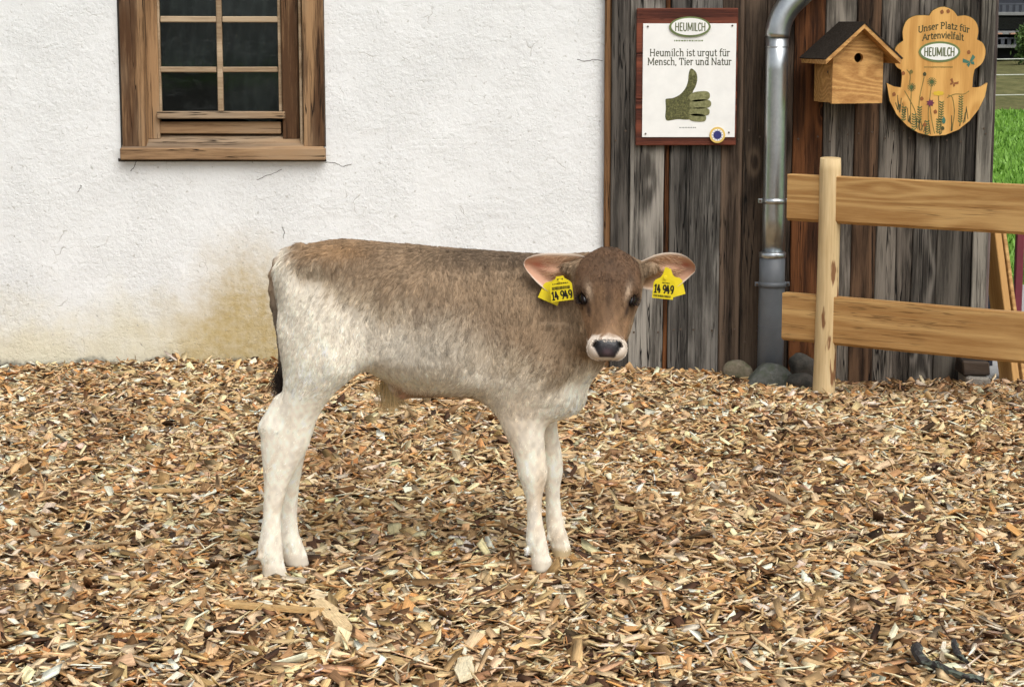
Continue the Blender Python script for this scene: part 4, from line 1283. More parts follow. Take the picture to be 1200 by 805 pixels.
# in the strip that the camera and a step to either side can see
yy = np.sqrt(rc.uniform(3.7 ** 2, 8.6 ** 2, N * 2))
xx = rc.uniform(-1, 1, N * 2) * (yy * 0.25 + 0.95)
ok = (yy < 8.575) & ~((xx > PX(706, 400, YP)) & (yy > YP - 0.02) & (xx < PX(1156, 400, YP)))
ok &= ~((np.hypot(xx - xp, yy - yD) < 0.05) | (np.hypot(xx - pb[0], yy - 8.12) < 0.045))
xx, yy = xx[ok][:N], yy[ok][:N]
N = len(xx)
kind = rc.uniform(0, 1, N)
L = np.exp(rc.normal(math.log(0.046), 0.36, N)); W = L * rc.uniform(0.26, 0.66, N); T = rc.uniform(0.0018, 0.0055, N)
spl = kind < 0.18
L[spl] *= 1.35; W[spl] = rc.uniform(0.003, 0.007, spl.sum())
fin = (kind > 0.78)
L[fin] *= 0.6; W[fin] *= 0.6
L = np.clip(L, 0.010, 0.090); W = np.clip(W, 0.003, 0.036)
cv = chip_verts(L, W, T, rc)
yaw = rc.uniform(0, 2 * math.pi, N); pit = rc.normal(0, 0.30, N); rol = rc.normal(0, 0.38, N)
lay = rc.uniform(0, 1, N)
zz = chip_h(xx, yy) - 0.026 + 0.030 * lay
def rot_apply(v, yaw, pit, rol):
    x, y, z = v[..., 0], v[..., 1], v[..., 2]
    c, s = np.cos(rol)[:, None], np.sin(rol)[:, None]
    y, z = y * c - z * s, y * s + z * c
    c, s = np.cos(pit)[:, None], np.sin(pit)[:, None]
    x, z = x * c + z * s, -x * s + z * c
    c, s = np.cos(yaw)[:, None], np.sin(yaw)[:, None]
    x, y = x * c - y * s, x * s + y * c
    return np.stack([x, y, z], -1)
wv = rot_apply(cv, yaw, pit, rol) + np.stack([xx, yy, zz], -1)[:, None, :]
wv[:, :, 1] = np.minimum(wv[:, :, 1], 8.594)
ci = rc.choice(len(PAL), N, p=PW)
# patches of damper, browner chips (trodden and wet areas)
damp = sstep(vnoise(xx, yy, 9, 9, 0.9) + 0.35 * sstep(yy, 6.5, 8.6), 0.15, 1.6)
cc = PAL[ci] * rc.uniform(0.75, 1.2, (N, 1)) * rc.normal(1, 0.04, (N, 3))
cc = cc * (1 - 0.36 * damp[:, None] * np.array((0.85, 1.0, 1.1)))
cc = np.clip(cc * np.array((1.12, 1.08, 1.04)), 0.008, 0.88)
me = bpy.data.meshes.new('wood_chip_litter')
me.vertices.add(N * 8); me.vertices.foreach_set('co', wv.ravel())
fi = (CF[None] + np.arange(N)[:, None, None] * 8).reshape(-1)
me.loops.add(N * 24); me.loops.foreach_set('vertex_index', fi)
me.polygons.add(N * 6); me.polygons.foreach_set('loop_start', np.arange(N * 6) * 4)
me.update(calc_edges=True)
at = me.attributes.new('chip_colour', 'FLOAT_COLOR', 'POINT')
at.data.foreach_set('color', np.repeat(np.concatenate([cc, np.ones((N, 1))], 1), 8, axis=0).ravel())
at = me.attributes.new('chip_local', 'FLOAT_VECTOR', 'POINT')
at.data.foreach_set('vector', (cv + rc.uniform(-5, 5, (N, 1, 3))).ravel())
me.materials.append(M['chips'])
litter = bpy.data.objects.new('wood_chip_litter', me); COL.objects.link(litter)
tag(litter, 'thick layer of small tan and brown wood chips covering the yard', 'wood chips', kind='stuff')

# the 300 largest chips lie singly on top
tmpl = []
rt = np.random.RandomState(31)
TL = rt.uniform(0.8, 1.2, 24); TW = TL * rt.uniform(0.3, 0.62, 24); TT = rt.uniform(0.09, 0.17, 24)
tv = chip_verts(TL, TW, TT, rt)
for k in range(24):
    bm = bmesh.new()
    vs_ = [bm.verts.new(p) for p in tv[k] * 0.05]
    for f in CF: bm.faces.new([vs_[i] for i in f])
    bmesh.ops.bevel(bm, geom=list(bm.edges), offset=0.0007, segments=1, affect='EDGES')
    bmesh.ops.recalc_face_normals(bm, faces=bm.faces)
    m_ = bpy.data.meshes.new('wood_chip'); bm.to_mesh(m_); bm.free()
    m_.materials.append(M['chip'])
    tmpl.append(m_)
rs = random.Random(77)
feet = [P(320, 670, 5.27), P(347, 656, 5.39), P(632, 661, 5.33), P(655, 647, 5.47)]
cnt = 0
while cnt < 300:
    y = math.sqrt(rs.uniform(4.25 ** 2, 6.9 ** 2)); x = rs.uniform(-1, 1) * y * 0.252
    if any(math.hypot(x - f[0], y - f[1]) < 0.06 for f in feet): continue
    ti = rs.randrange(24)
    o = bpy.data.objects.new('wood_chip', tmpl[ti])
    s = rs.uniform(0.75, 1.25)
    o.scale = (s, s, s)
    o.location = (x, y, float(chip_h(np.array(x), np.array(y))) + rs.uniform(-0.002, 0.007))
    o.rotation_euler = (rs.gauss(0, .22), rs.gauss(0, .2), rs.uniform(0, 6.28))
    pi_ = rs.choices(range(len(PAL)), weights=[.3, .25, .1, .1, .05, .02, .04, .12, .02, .1])[0]
    c = PAL[pi_] * rs.uniform(0.85, 1.12)
    o.color = (*[min(0.9, float(q)) for q in c], 1)
    COL.objects.link(o)
    hue = ['pale cream', 'light tan', 'mid tan', 'orange tan', 'brown', 'dark brown', 'grey', 'whitish', 'deep brown', 'sandy'][pi_]
    form = 'narrow' if TW[ti] / TL[ti] < .4 else ('broad' if TW[ti] / TL[ti] > .52 else 'flat')
    size_ = 'extra large' if s > 1.1 else ('large' if s > .9 else 'medium')
    tag(o, '%s %s %s wood chip lying loose on top of the chip litter' % (size_, form, hue), 'wood chip', 'larger wood chips on the litter')
    cnt += 1

# distinctive pieces
def GP(u, v, z=0.012):
    a = P(u, v, 1.0)
    d = a - np.array((0, 0, CAM_H))
    t = (z - CAM_H) / d[2]
    return np.array((0, 0, CAM_H)) + d * t
def slab(name, p0, p1, w, t, col, label, cat, seed, z=0.012, tilt=0.0):
    """split piece of wood from p0 to p1 (photo points on the ground)"""
    a, b = GP(*p0, z), GP(*p1, z)
    d = b - a; L = float(np.linalg.norm(d[:2])); yaw_ = math.atan2(d[1], d[0])
    rr = random.Random(seed)
    bm = bmesh.new(); n = 7; rings = []
    for k in range(n + 1):
        f = k / n
        hw = w / 2 * (0.55 + 0.45 * math.sin(math.pi * min(1, max(0, 0.15 + 0.75 * f)))) * rr.uniform(0.85, 1.1)
        dy = rr.uniform(-.08, .08) * w
        ht = t / 2 * rr.uniform(0.75, 1.1)
        rings.append([bm.verts.new(q) for q in ((L * (f - .5), dy - hw, -ht), (L * (f - .5) + rr.uniform(-.003, .003), dy - hw * .9, ht),
                                               (L * (f - .5), dy + hw * .9, ht * rr.uniform(.5, 1)), (L * (f - .5) + rr.uniform(-.003, .003), dy + hw, -ht))])
    for r0, r1 in zip(rings, rings[1:]):
        for k in range(4): bm.faces.new((r0[k], r0[(k + 1) % 4], r1[(k + 1) % 4], r1[k]))
    bm.faces.new(rings[0]); bm.faces.new(rings[-1])
    o = bmobj(name, bm, M['chip'], None)
    m3 = (a + b) / 2
    o.location = (m3[0], m3[1], float(chip_h(m3[0], m3[1])) + z * 0.7)
    o.rotation_euler = (tilt, rr.uniform(-.05, .05), yaw_)
    o.color = (*col, 1)
    tag(o, label, cat)
    return o
slab('stick', (28, 642), (152, 630), 0.013, 0.012, lin(178, 150, 112), 'long thin pale stick lying flat on wood chips near white wall side', 'stick', 1)
slab('wood_stick', (262, 708), (378, 717), 0.034, 0.010, lin(196, 160, 108), 'long flat tan wood stick on chips below hind hooves', 'wood piece', 2)
slab('wood_piece', (371, 702), (407, 733), 0.045, 0.014, lin(224, 196, 150), 'chunky pale split wood piece at the end of the tan stick', 'wood piece', 3, 0.018, 0.25)
slab('wood_block', (545, 766), (545, 792), 0.042, 0.018, lin(242, 228, 192), 'square cream wood block on chips', 'wood piece', 4, 0.016, 0.35)
slab('wood_stick', (128, 741), (184, 744), 0.022, 0.008, lin(176, 122, 72), 'short reddish brown wood stick on chips', 'wood piece', 5)
slab('wood_stick', (165, 575), (236, 574), 0.022, 0.009, lin(200, 164, 114), 'thin tan wood stick on chips behind the long pale stick', 'wood piece', 6)
slab('wood_piece', (902, 572), (934, 588), 0.035, 0.016, lin(158, 134, 104), 'grey brown weathered wood piece half sunk in chips', 'wood piece', 7)
slab('wood_piece', (560, 692), (610, 684), 0.016, 0.010, lin(150, 122, 88), 'dull brown splinter by the front hooves', 'wood piece', 8)
slab('wood_piece', (1018, 655), (1050, 662), 0.03, 0.012, lin(236, 214, 176), 'pale oval wood piece among chips in front of fence', 'wood piece', 9)

def bark_mat():
    m, nt, b = newmat('mossy_bark')
    co = objco(nt)
    n = noise_(nt, co, 60, 4, 0.65)
    g = smooth_(nt, noise_(nt, co, 26, 3, 0.6, 0.5), 0.52, 0.62)
    col = mix_(nt, math_(nt, 'MULTIPLY', g, 0.8), ramp_(nt, n, [(0.35, (0.010, 0.009, 0.009)), (0.7, (0.06, 0.05, 0.045))]), (0.14, 0.17, 0.13))
    setp(nt, b, color=col, rough=0.85, normal=bump_(nt, n, 0.8, 0.006))
    return m
M['bark2'] = bark_mat()
def twig(name, pts, rad, label, seed):
    rr = random.Random(seed)
    q = catmull([GP(u, v, z) for u, v, z in pts], 16)
    radii = [rad * (1.1 - 0.5 * k / 15) * rr.uniform(.8, 1.2) for k in range(16)]
    o = tube(name, [tuple(p) for p in q], radii, M['bark2'], None, 9, smooth=False, loc=tuple(q[0]))
    for vtx in o.data.vertices: vtx.co += Vector((rr.uniform(-1, 1), rr.uniform(-1, 1), rr.uniform(-1, 1))) * rad * 0.28
    tag(o, label, 'bark')
twig('bark_branch', [(1073, 758, .02), (1080, 772, .022), (1100, 780, .02), (1125, 791, .018), (1152, 797, .012)], 0.012, 'dark bark-covered branch with pale green lichen on chips', 3)
twig('bark_branch', [(1118, 752, .016), (1122, 765, .02), (1134, 776, .014)], 0.008, 'short dark curved twig beside the lichen-covered branch', 4)

# ------------------------------------------------------------------ calf
def Yc(u): return 5.32 + (u - 320.0) / 320.0 * 0.08
G_ = 0.004                                     # grid step
gx0, gx1, gy0, gy1, gz0, gz1 = -0.715, 0.40, 5.10, 5.66, -0.035, 0.93
ax_ = np.arange(gx0, gx1, G_, dtype=np.float32); ay_ = np.arange(gy0, gy1, G_, dtype=np.float32); az_ = np.arange(gz0, gz1, G_, dtype=np.float32)
FLD = np.full((len(ax_), len(ay_), len(az_)), 1.0, dtype=np.float32)

def smin(a, b, k):
    h = np.maximum(k - np.abs(a - b), 0) / k
    return np.minimum(a, b) - h * h * k * 0.25

def region(lo, hi, pad=0.09):
    i0, i1 = np.searchsorted(ax_, lo[0] - pad), np.searchsorted(ax_, hi[0] + pad)
    j0, j1 = np.searchsorted(ay_, lo[1] - pad), np.searchsorted(ay_, hi[1] + pad)
    k0, k1 = np.searchsorted(az_, lo[2] - pad), np.searchsorted(az_, hi[2] + pad)
    sl = (slice(i0, i1), slice(j0, j1), slice(k0, k1))
    return sl, ax_[i0:i1, None, None], ay_[None, j0:j1, None], az_[None, None, k0:k1]

def put(sl, d, k, op='add'):
    if op == 'add': FLD[sl] = smin(FLD[sl], d.astype(np.float32), k)
    else: FLD[sl] = -smin(-FLD[sl], d.astype(np.float32), k)

def interp_cols(x, xs, cols):
    return [np.interp(x, xs, c) for c in cols]

def loft_x(st, k, p=2.2):
    """stations (u, v_top, v_bottom, half width, y shift) -> body along X"""
    rows = []
    for (u, vt, vb, hw, ys) in st:
        y = Yc(u) + ys
        a, b = P(u, vt, y), P(u, vb, y)
        rows.append((a[0], (a[2] + b[2]) / 2, (a[2] - b[2]) / 2, y, hw))
    r = catmull(rows, 120)
    sl, X, Y, Z = region((r[:, 0].min(), (r[:, 3] - r[:, 4]).min(), (r[:, 1] - r[:, 2]).min()), (r[:, 0].max(), (r[:, 3] + r[:, 4]).max(), (r[:, 1] + r[:, 2]).max()))
    zc, rz, yc, ry = interp_cols(X, r[:, 0], r[:, 1:5].T)
    rz = np.maximum(rz, .004); ry = np.maximum(ry, .004)
    q = (np.abs((Y - yc) / ry) ** p + np.abs((Z - zc) / rz) ** p) ** (1 / p)
    d = (q - 1) * np.minimum(ry, rz)
    d = np.maximum(d, np.maximum(r[0, 0] - X, X - r[-1, 0]))
    put(sl, d, k)

def loft_z(st, y0, k, p=2.0, floor=None):
    """stations (v, u_left, u_right, half width, y shift) -> limb along Z"""
    rows = []
    for (v, ul, ur, hw, ys) in st:
        y = y0 + ys
        if v > 450: sh_ = 1.3 * min(1, (v - 450) / 30); ul += sh_; ur -= sh_; hw *= .95        # leave room for the hair
        a, b = P(ul, v, y), P(ur, v, y)
        rows.append((a[2], (a[0] + b[0]) / 2, (b[0] - a[0]) / 2, y, hw))
    rows = sorted(rows)
    r = catmull(rows, 160)
    sl, X, Y, Z = region(((r[:, 1] - r[:, 2]).min(), (r[:, 3] - r[:, 4]).min(), r[0, 0]), ((r[:, 1] + r[:, 2]).max(), (r[:, 3] + r[:, 4]).max(), r[-1, 0]))
    xc, rx, yc, ry = interp_cols(Z, r[:, 0], r[:, 1:5].T)
    q = (np.abs((Y - yc) / ry) ** p + np.abs((X - xc) / rx) ** p) ** (1 / p)
    d = (q - 1) * np.minimum(ry, rx)
    d = np.maximum(d, np.maximum(r[0, 0] - Z, Z - r[-1, 0]))
    put(sl, d, k)

def cone(a, b, ra, rb, k, op='add'):
    a, b = np.array(a, dtype=np.float32), np.array(b, dtype=np.float32)
    rm = max(ra, rb)
    sl, X, Y, Z = region(np.minimum(a, b) - rm, np.maximum(a, b) + rm, 0.06)
    d_ = b - a; L2 = float(d_ @ d_) + 1e-12
    t = np.clip(((X - a[0]) * d_[0] + (Y - a[1]) * d_[1] + (Z - a[2]) * d_[2]) / L2, 0, 1)
    d = np.sqrt((X - a[0] - t * d_[0]) ** 2 + (Y - a[1] - t * d_[1]) ** 2 + (Z - a[2] - t * d_[2]) ** 2) - (ra + (rb - ra) * t)
    put(sl, d, k, op)

def ellipsoid(c, r, k, op='add'):
    c = np.array(c); r = np.array(r)
    sl, X, Y, Z = region(c - r, c + r, 0.06)
    q = np.sqrt(((X - c[0]) / r[0]) ** 2 + ((Y - c[1]) / r[1]) ** 2 + ((Z - c[2]) / r[2]) ** 2)
    put(sl, (q - 1) * r.min(), k, op)

# trunk and neck
loft_x([(327, 306, 352, .030, 0), (334, 297, 372, .075, 0), (346, 290.5, 396, .105, 0), (370, 285, 418, .128, 0), (400, 281, 430, .140, 0), (425, 282.5, 433, .148, 0),
        (450, 285, 443, .162, 0), (480, 287.5, 453, .172, 0), (520, 291, 459, .174, 0), (555, 293.5, 465, .162, 0), (590, 296, 474, .148, 0),
        (620, 297.5, 482, .132, 0), (648, 298, 485, .112, -.006), (672, 297.5, 472, .093, -.020), (690, 297, 452, .082, -.040), (705, 299, 428, .074, -.058),
        (720, 305, 400, .062, -.072), (733, 322, 375, .040, -.08)], 0.02, 2.25)
# hind legs
near_h, far_h, near_f, far_f = 5.262, 5.385, 5.335, 5.468
def leg_h(dx, y0, st, k=.035): loft_z(st, y0, k)
leg_h(0, near_h, [(318, 338, 395, .030, .030), (345, 329, 415, .052, .010), (380, 325, 428, .062, -.004), (410, 328, 432, .062, -.008), (430, 331, 424, .058, -.008), (445, 332, 410, .052, -.006),
                  (460, 330, 393, .046, -.004), (480, 318, 379, .039, 0), (497, 308, 371, .034, 0), (510, 304.5, 367, .031, 0), (525, 304.5, 362, .029, 0), (545, 306.5, 351, .025, 0),
                  (570, 308, 339, .020, 0), (600, 307, 331, .018, 0), (622, 304.5, 331, .0205, 0), (640, 301, 332.5, .0240, 0), (650, 302.5, 333, .0245, 0), (658, 304.5, 334, .0235, 0), (664, 306, 335.5, .025, 0), (678, 306, 340, .0285, 0)])
leg_h(0, far_h, [(330, 345, 400, .030, -.03), (380, 335, 425, .058, 0), (420, 338, 428, .056, .004), (445, 338, 406, .050, .006), (465, 336, 389, .044, .004), (485, 326, 376, .037, 0), (505, 318, 368, .031, 0),
                 (525, 318, 361, .028, 0), (545, 320, 356.5, .025, 0), (570, 322, 352, .021, 0), (600, 323, 349.5, .019, 0), (622, 324, 351, .021, 0), (634, 325, 355, .0245, 0),
                 (642, 327, 358, .0245, 0), (650, 330, 361, .025, 0), (663, 334, 364, .027, 0)])
# fore legs
leg_h(0, near_f, [(345, 590, 640, .030, .055), (380, 578, 655, .052, .025), (410, 572, 660, .060, .01), (435, 571, 657, .058, .004), (455, 572, 652, .050, 0), (470, 574, 648, .045, 0), (485, 580, 644, .040, 0), (505, 588.5, 639.5, .035, 0),
                  (525, 598, 640, .031, 0), (540, 603, 641.5, .030, 0), (556, 606, 642.5, .031, 0), (568, 610, 640, .027, 0), (585, 615, 636.5, .019, 0), (605, 616.5, 636.5, .018, 0), (620, 616, 639, .021, 0),
                  (632, 615, 641.5, .0240, 0), (642, 617.5, 643.5, .0235, 0), (650, 620.5, 645, .0225, 0), (656, 621, 648, .0255, 0), (669, 622, 651.5, .028, 0)])
leg_h(0, far_f, [(400, 590, 662, .050, -.02), (435, 590, 662, .052, 0), (460, 598, 660, .045, 0), (480, 607, 656, .039, 0), (500, 616, 654.5, .033, 0), (520, 625, 657.5, .029, 0), (535, 630, 660, .029, 0),
                 (552, 633, 661, .030, 0), (566, 636, 658.5, .026, 0), (582, 638, 657.5, .020, 0), (600, 638.5, 659.5, .019, 0), (615, 639, 662, .022, 0), (626, 640, 666, .0255, 0), (636, 643, 668.5, .025, 0),
                 (644, 645, 670.5, .026, 0), (654, 647, 670, .028, 0)])
# modelling of the near and far side: shoulder blade edge, neck groove, flank hollow, rib cage
for sy in (-1, 1):
    cone(P(573, 325, Yc(573) + sy * .178), P(566, 440, Yc(566) + sy * .178), .022, .026, .05, 'sub')
    cone(P(652, 320, Yc(652) + sy * .128), P(645, 420, Yc(645) + sy * .142), .018, .022, .04, 'sub')
    ellipsoid(P(425, 372, Yc(425) + sy * .176), (.050, .026, .085), .05, 'sub')
    for k_ in range(5):
        cone(P(468 + k_ * 20, 340, Yc(480) + sy * .1765), P(460 + k_ * 20, 420, Yc(480) + sy * .176), .0075, .0075, .03, 'sub')
# hips, pin bones, shoulder point, brisket, navel
ellipsoid(P(376, 312, Yc(372) - .098), (.036, .030, .024), .04)
ellipsoid(P(376, 312, Yc(372) + .098), (.036, .030, .024), .04)
ellipsoid(P(336, 322, Yc(336) - .05), (.022, .022, .026), .04)
ellipsoid(P(640, 425, Yc(640) - .105), (.045, .028, .05), .05)
ellipsoid(P(655, 468, Yc(655) - .02), (.055, .062, .036), .05)
ellipsoid(P(432, 405, Yc(432) - .185), (.042, .022, .058), .05, 'sub')
ellipsoid(P(485, 455, Yc(485)), (.075, .045, .020), .04)
ellipsoid(P(468, 458, Yc(468)), (.020, .020, .020), .03)
# hock points: heel bone at the back
cone(P(310.5, 499, near_h), P(326, 468, near_h), .0125, .007, .025)
cone(P(324, 502, far_h), P(334, 474, far_h), .0115, .007, .025)
for (dx, y0) in ((0, near_h), (14, far_h)):
    cone(P(331 + dx, 462, y0 - .052), P(325 + dx, 494, y0 - .044), .009, .012, .025, 'sub')      # hollow in front of the heel tendon
    ellipsoid(P(304.5 + dx * 1.6, 652 - dx * .9, y0 - .012), (.0065, .007, .010), .006)            # dew claws
for (u, v, y0) in ((617.5, 645, near_f), (643.5, 629, far_f)):
    ellipsoid(P(u, v, y0 - .012), (.0065, .007, .010), .006)
# tail
tp = [P(u, v, 5.315 + ys) for u, v, ys in ((352, 290, .0), (337, 296, 0), (326, 307, -.004), (320.5, 322, -.008), (319.5, 340, -.012), (321.5, 357, -.016), (326, 378, -.022), (330, 400, -.026), (331.5, 420, -.028), (330.5, 438, -.028), (327, 452, -.026))]
tr_ = [.014, .013, .0125, .0115, .0105, .0105, .0105, .011, .0115, .0105, .006]
for (a, b, r0, r1) in zip(tp, tp[1:], tr_, tr_[1:]): cone(a, b, r0, r1, .008)

# head: loft along the face from poll to muzzle, turned to the viewer
F0, F1 = P(714.3, 289, 5.245), P(711.5, 419, 5.135)
hax = F1 - F0; HL = float(np.linalg.norm(hax)); hax = hax / HL
hlat = np.array((1.0, 0, 0)); hlat = hlat - hax * (hlat @ hax); hlat /= np.linalg.norm(hlat)
hbk = np.cross(hlat, hax); hbk = hbk if hbk[1] > 0 else -hbk
pxm = 5.20 / FPX * 1.005
#        s     half width px, front offset, depth half
HST = [(-.03, 9, .040, .014), (0.00, 15.5, .024, .028), (0.05, 23, .010, .044), (0.10, 28.5, .003, .055), (0.18, 33.5, -.003, .064), (0.28, 35.5, -.006, .071), (0.38, 34.5, -.003, .074), (0.46, 31.5, .004, .071), (0.54, 27.5, .010, .065),
       (0.64, 22.8, .014, .057), (0.72, 20.0, .014, .051), (0.80, 19.8, .009, .049), (0.87, 21.2, .003, .048), (0.93, 20.6, .001, .046), (0.98, 18.0, .003, .042), (1.03, 12, .012, .032), (1.06, 6, .02, .02)]
hr_ = catmull(HST, 120)
lo_ = np.minimum(F0, F1) - .14; hi_ = np.maximum(F0, F1) + np.array((.14, .2, .1))
sl, X, Y, Z = region(lo_, hi_, 0)
DX, DY, DZ = X - F0[0], Y - F0[1], Z - F0[2]
s_ = (DX * hax[0] + DY * hax[1] + DZ * hax[2]) / HL
l_ = DX * hlat[0] + DY * hlat[1] + DZ * hlat[2]
b_ = DX * hbk[0] + DY * hbk[1] + DZ * hbk[2]
hw, fo, dh = interp_cols(s_, hr_[:, 0], hr_[:, 1:4].T)
hw = hw * pxm
nb_ = (b_ - fo - dh) / dh
# front flatter and a little narrower than the cheeks
pe = np.interp(s_, [0, .3, .45, .65, .85], [2.6, 3.0, 2.7, 2.1, 2.5])
q = (np.abs(l_ / hw) ** pe + np.abs(nb_) ** pe) ** (1 / pe)
d = (q - 1) * np.minimum(hw, dh)
d = np.maximum(d, np.maximum((-s_ - .03) * HL, (s_ - 1.06) * HL))
d = -smin(-d, Z - P(711, 420.5, 5.17)[2] + 0 * d, .03)          # level underside of the chin
put(sl, d, .03)
for sg, ue in ((-1, 664), (1, 766)):
    cone(F0 + hax * (.17 * HL) + hlat * sg * .058 + hbk * .055, P(ue, 313, 5.268), .030, .012, .03)       # ear roots
def HP(s, l, b): return F0 + hax * (s * HL) + hlat * l + hbk * b
EYE = {sg: HP(.452, sg * .0605, .0285) for sg in (-1, 1)}
# brows, cheeks, nostril wings, lower lip, throat
for sg in (-1, 1):
    ellipsoid(HP(.375, sg * .058, .026), (.018, .018, .020), .025)
    ellipsoid(HP(.58, sg * .030, .090), (.022, .035, .045), .03)
    ellipsoid(HP(.895, sg * .0315, .022), (.0165, .022, .024), .02)
    cone(HP(.44, sg * .088, .012), HP(.49, sg * .083, .010), .016, .016, .02, 'sub')
    cone(HP(.866, sg * .028, -.012), HP(.895, sg * .034, .010), .0068, .0090, .005, 'sub')
    cone(HP(.895, sg * .033, -.012), HP(.935, sg * .026, -.002), .0055, .004, .005, 'sub')
ellipsoid(HP(.90, 0, .014), (.026, .020, .024), .02)
cone(HP(.30, 0, .016), HP(.78, 0, .026), .020, .017, .02)
cone(HP(.30, 0, .09), P(672, 365, 5.365), .070, .085, .06)
cone(HP(.62, 0, .09), P(676, 400, 5.355), .045, .072, .05)
# cleft between the claws
for (u, v, y0, w) in ((322.5, 667, near_h, .005), (349, 655, far_h, .005), (637, 660, near_f, .005), (659, 645, far_f, .005)):
    cone(P(u + 4, v - 6, y0 - .027), P(u + 3, v + 13, y0 - .031), .0045, .0085, .004, 'sub')

# eyes sit on the finished surface of the skull
def march(o_, d_):
    for t in np.arange(0, .14, .001):
        q = o_ + d_ * t
        i, j, k = int((q[0] - ax_[0]) / G_ + .5), int((q[1] - ay_[0]) / G_ + .5), int((q[2] - az_[0]) / G_ + .5)
        if FLD[i, j, k] > 0: return q
    return q
EAX = {}
for sg in (-1, 1):
    e_ = hlat * sg * .91 - hbk * .42
    EAX[sg] = e_ / np.linalg.norm(e_)
    EYE[sg] = march(HP(.448, sg * .020, .046), EAX[sg]) - EAX[sg] * .0075
    ellipsoid(EYE[sg] + EAX[sg] * .012, (.014, .014, .015), .008, 'sub')

# --- surface nets
def surface_nets(Fd):
    nx, ny, nz = Fd.shape
    sg = Fd < 0
    acc = np.zeros((nx - 1, ny - 1, nz - 1, 3), np.float32); cn = np.zeros((nx - 1, ny - 1, nz - 1), np.float32)
    edges = []
    for ax in range(3):
        s0 = [slice(None)] * 3; s1 = [slice(None)] * 3
        s0[ax] = slice(0, -1); s1[ax] = slice(1, None)
        a, b = Fd[tuple(s0)], Fd[tuple(s1)]
        cr = sg[tuple(s0)] != sg[tuple(s1)]
        idx = np.argwhere(cr)
        o1, o2 = [(1, 2), (2, 0), (0, 1)][ax]
        m = (idx[:, o1] > 0) & (idx[:, o2] > 0) & (idx[:, o1] < Fd.shape[o1] - 1) & (idx[:, o2] < Fd.shape[o2] - 1)
        idx = idx[m]
        av, bv = a[tuple(idx.T)], b[tuple(idx.T)]
        t = av / (av - bv)
        pos = idx.astype(np.float32).copy(); pos[:, ax] += t
        edges.append((idx, ax, o1, o2, sg[tuple(s0)][tuple(idx.T)]))
        for d1 in (0, 1):
            for d2 in (0, 1):
                c = idx.copy(); c[:, o1] -= d1; c[:, o2] -= d2
                np.add.at(acc, tuple(c.T), pos); np.add.at(cn, tuple(c.T), 1)
    act = cn > 0
    vid = np.full(cn.shape, -1, np.int64); vid[act] = np.arange(act.sum())
    verts = acc[act] / cn[act][:, None]
    quads = []
    for (idx, ax, o1, o2, inside) in edges:
        q = []
        for (d1, d2) in ((1, 1), (0, 1), (0, 0), (1, 0)):
            c = idx.copy(); c[:, o1] -= d1; c[:, o2] -= d2
            q.append(vid[tuple(c.T)])
        q = np.stack(q, 1)
        q[~inside] = q[~inside][:, ::-1]
        quads.append(q)
    return verts, np.concatenate(quads)

vc, qc = surface_nets(FLD)
vc = vc * G_ + np.array((ax_[0], ay_[0], az_[0]))
ed = np.unique(np.sort(np.concatenate([qc[:, [0, 1]], qc[:, [1, 2]], qc[:, [2, 3]], qc[:, [3, 0]]]), axis=1), axis=0)
deg = np.bincount(ed.ravel(), minlength=len(vc)).astype(float)[:, None]
def lap(v):
    s = np.zeros_like(v)
    for c in range(v.shape[1]):
        s[:, c] = np.bincount(ed[:, 0], v[ed[:, 1], c], len(v)) + np.bincount(ed[:, 1], v[ed[:, 0], c], len(v))
    return s / deg
for it in range(3):
    vc = vc + 0.5 * (lap(vc) - vc)
    vc = vc - 0.40 * (lap(vc) - vc) * (it < 2)

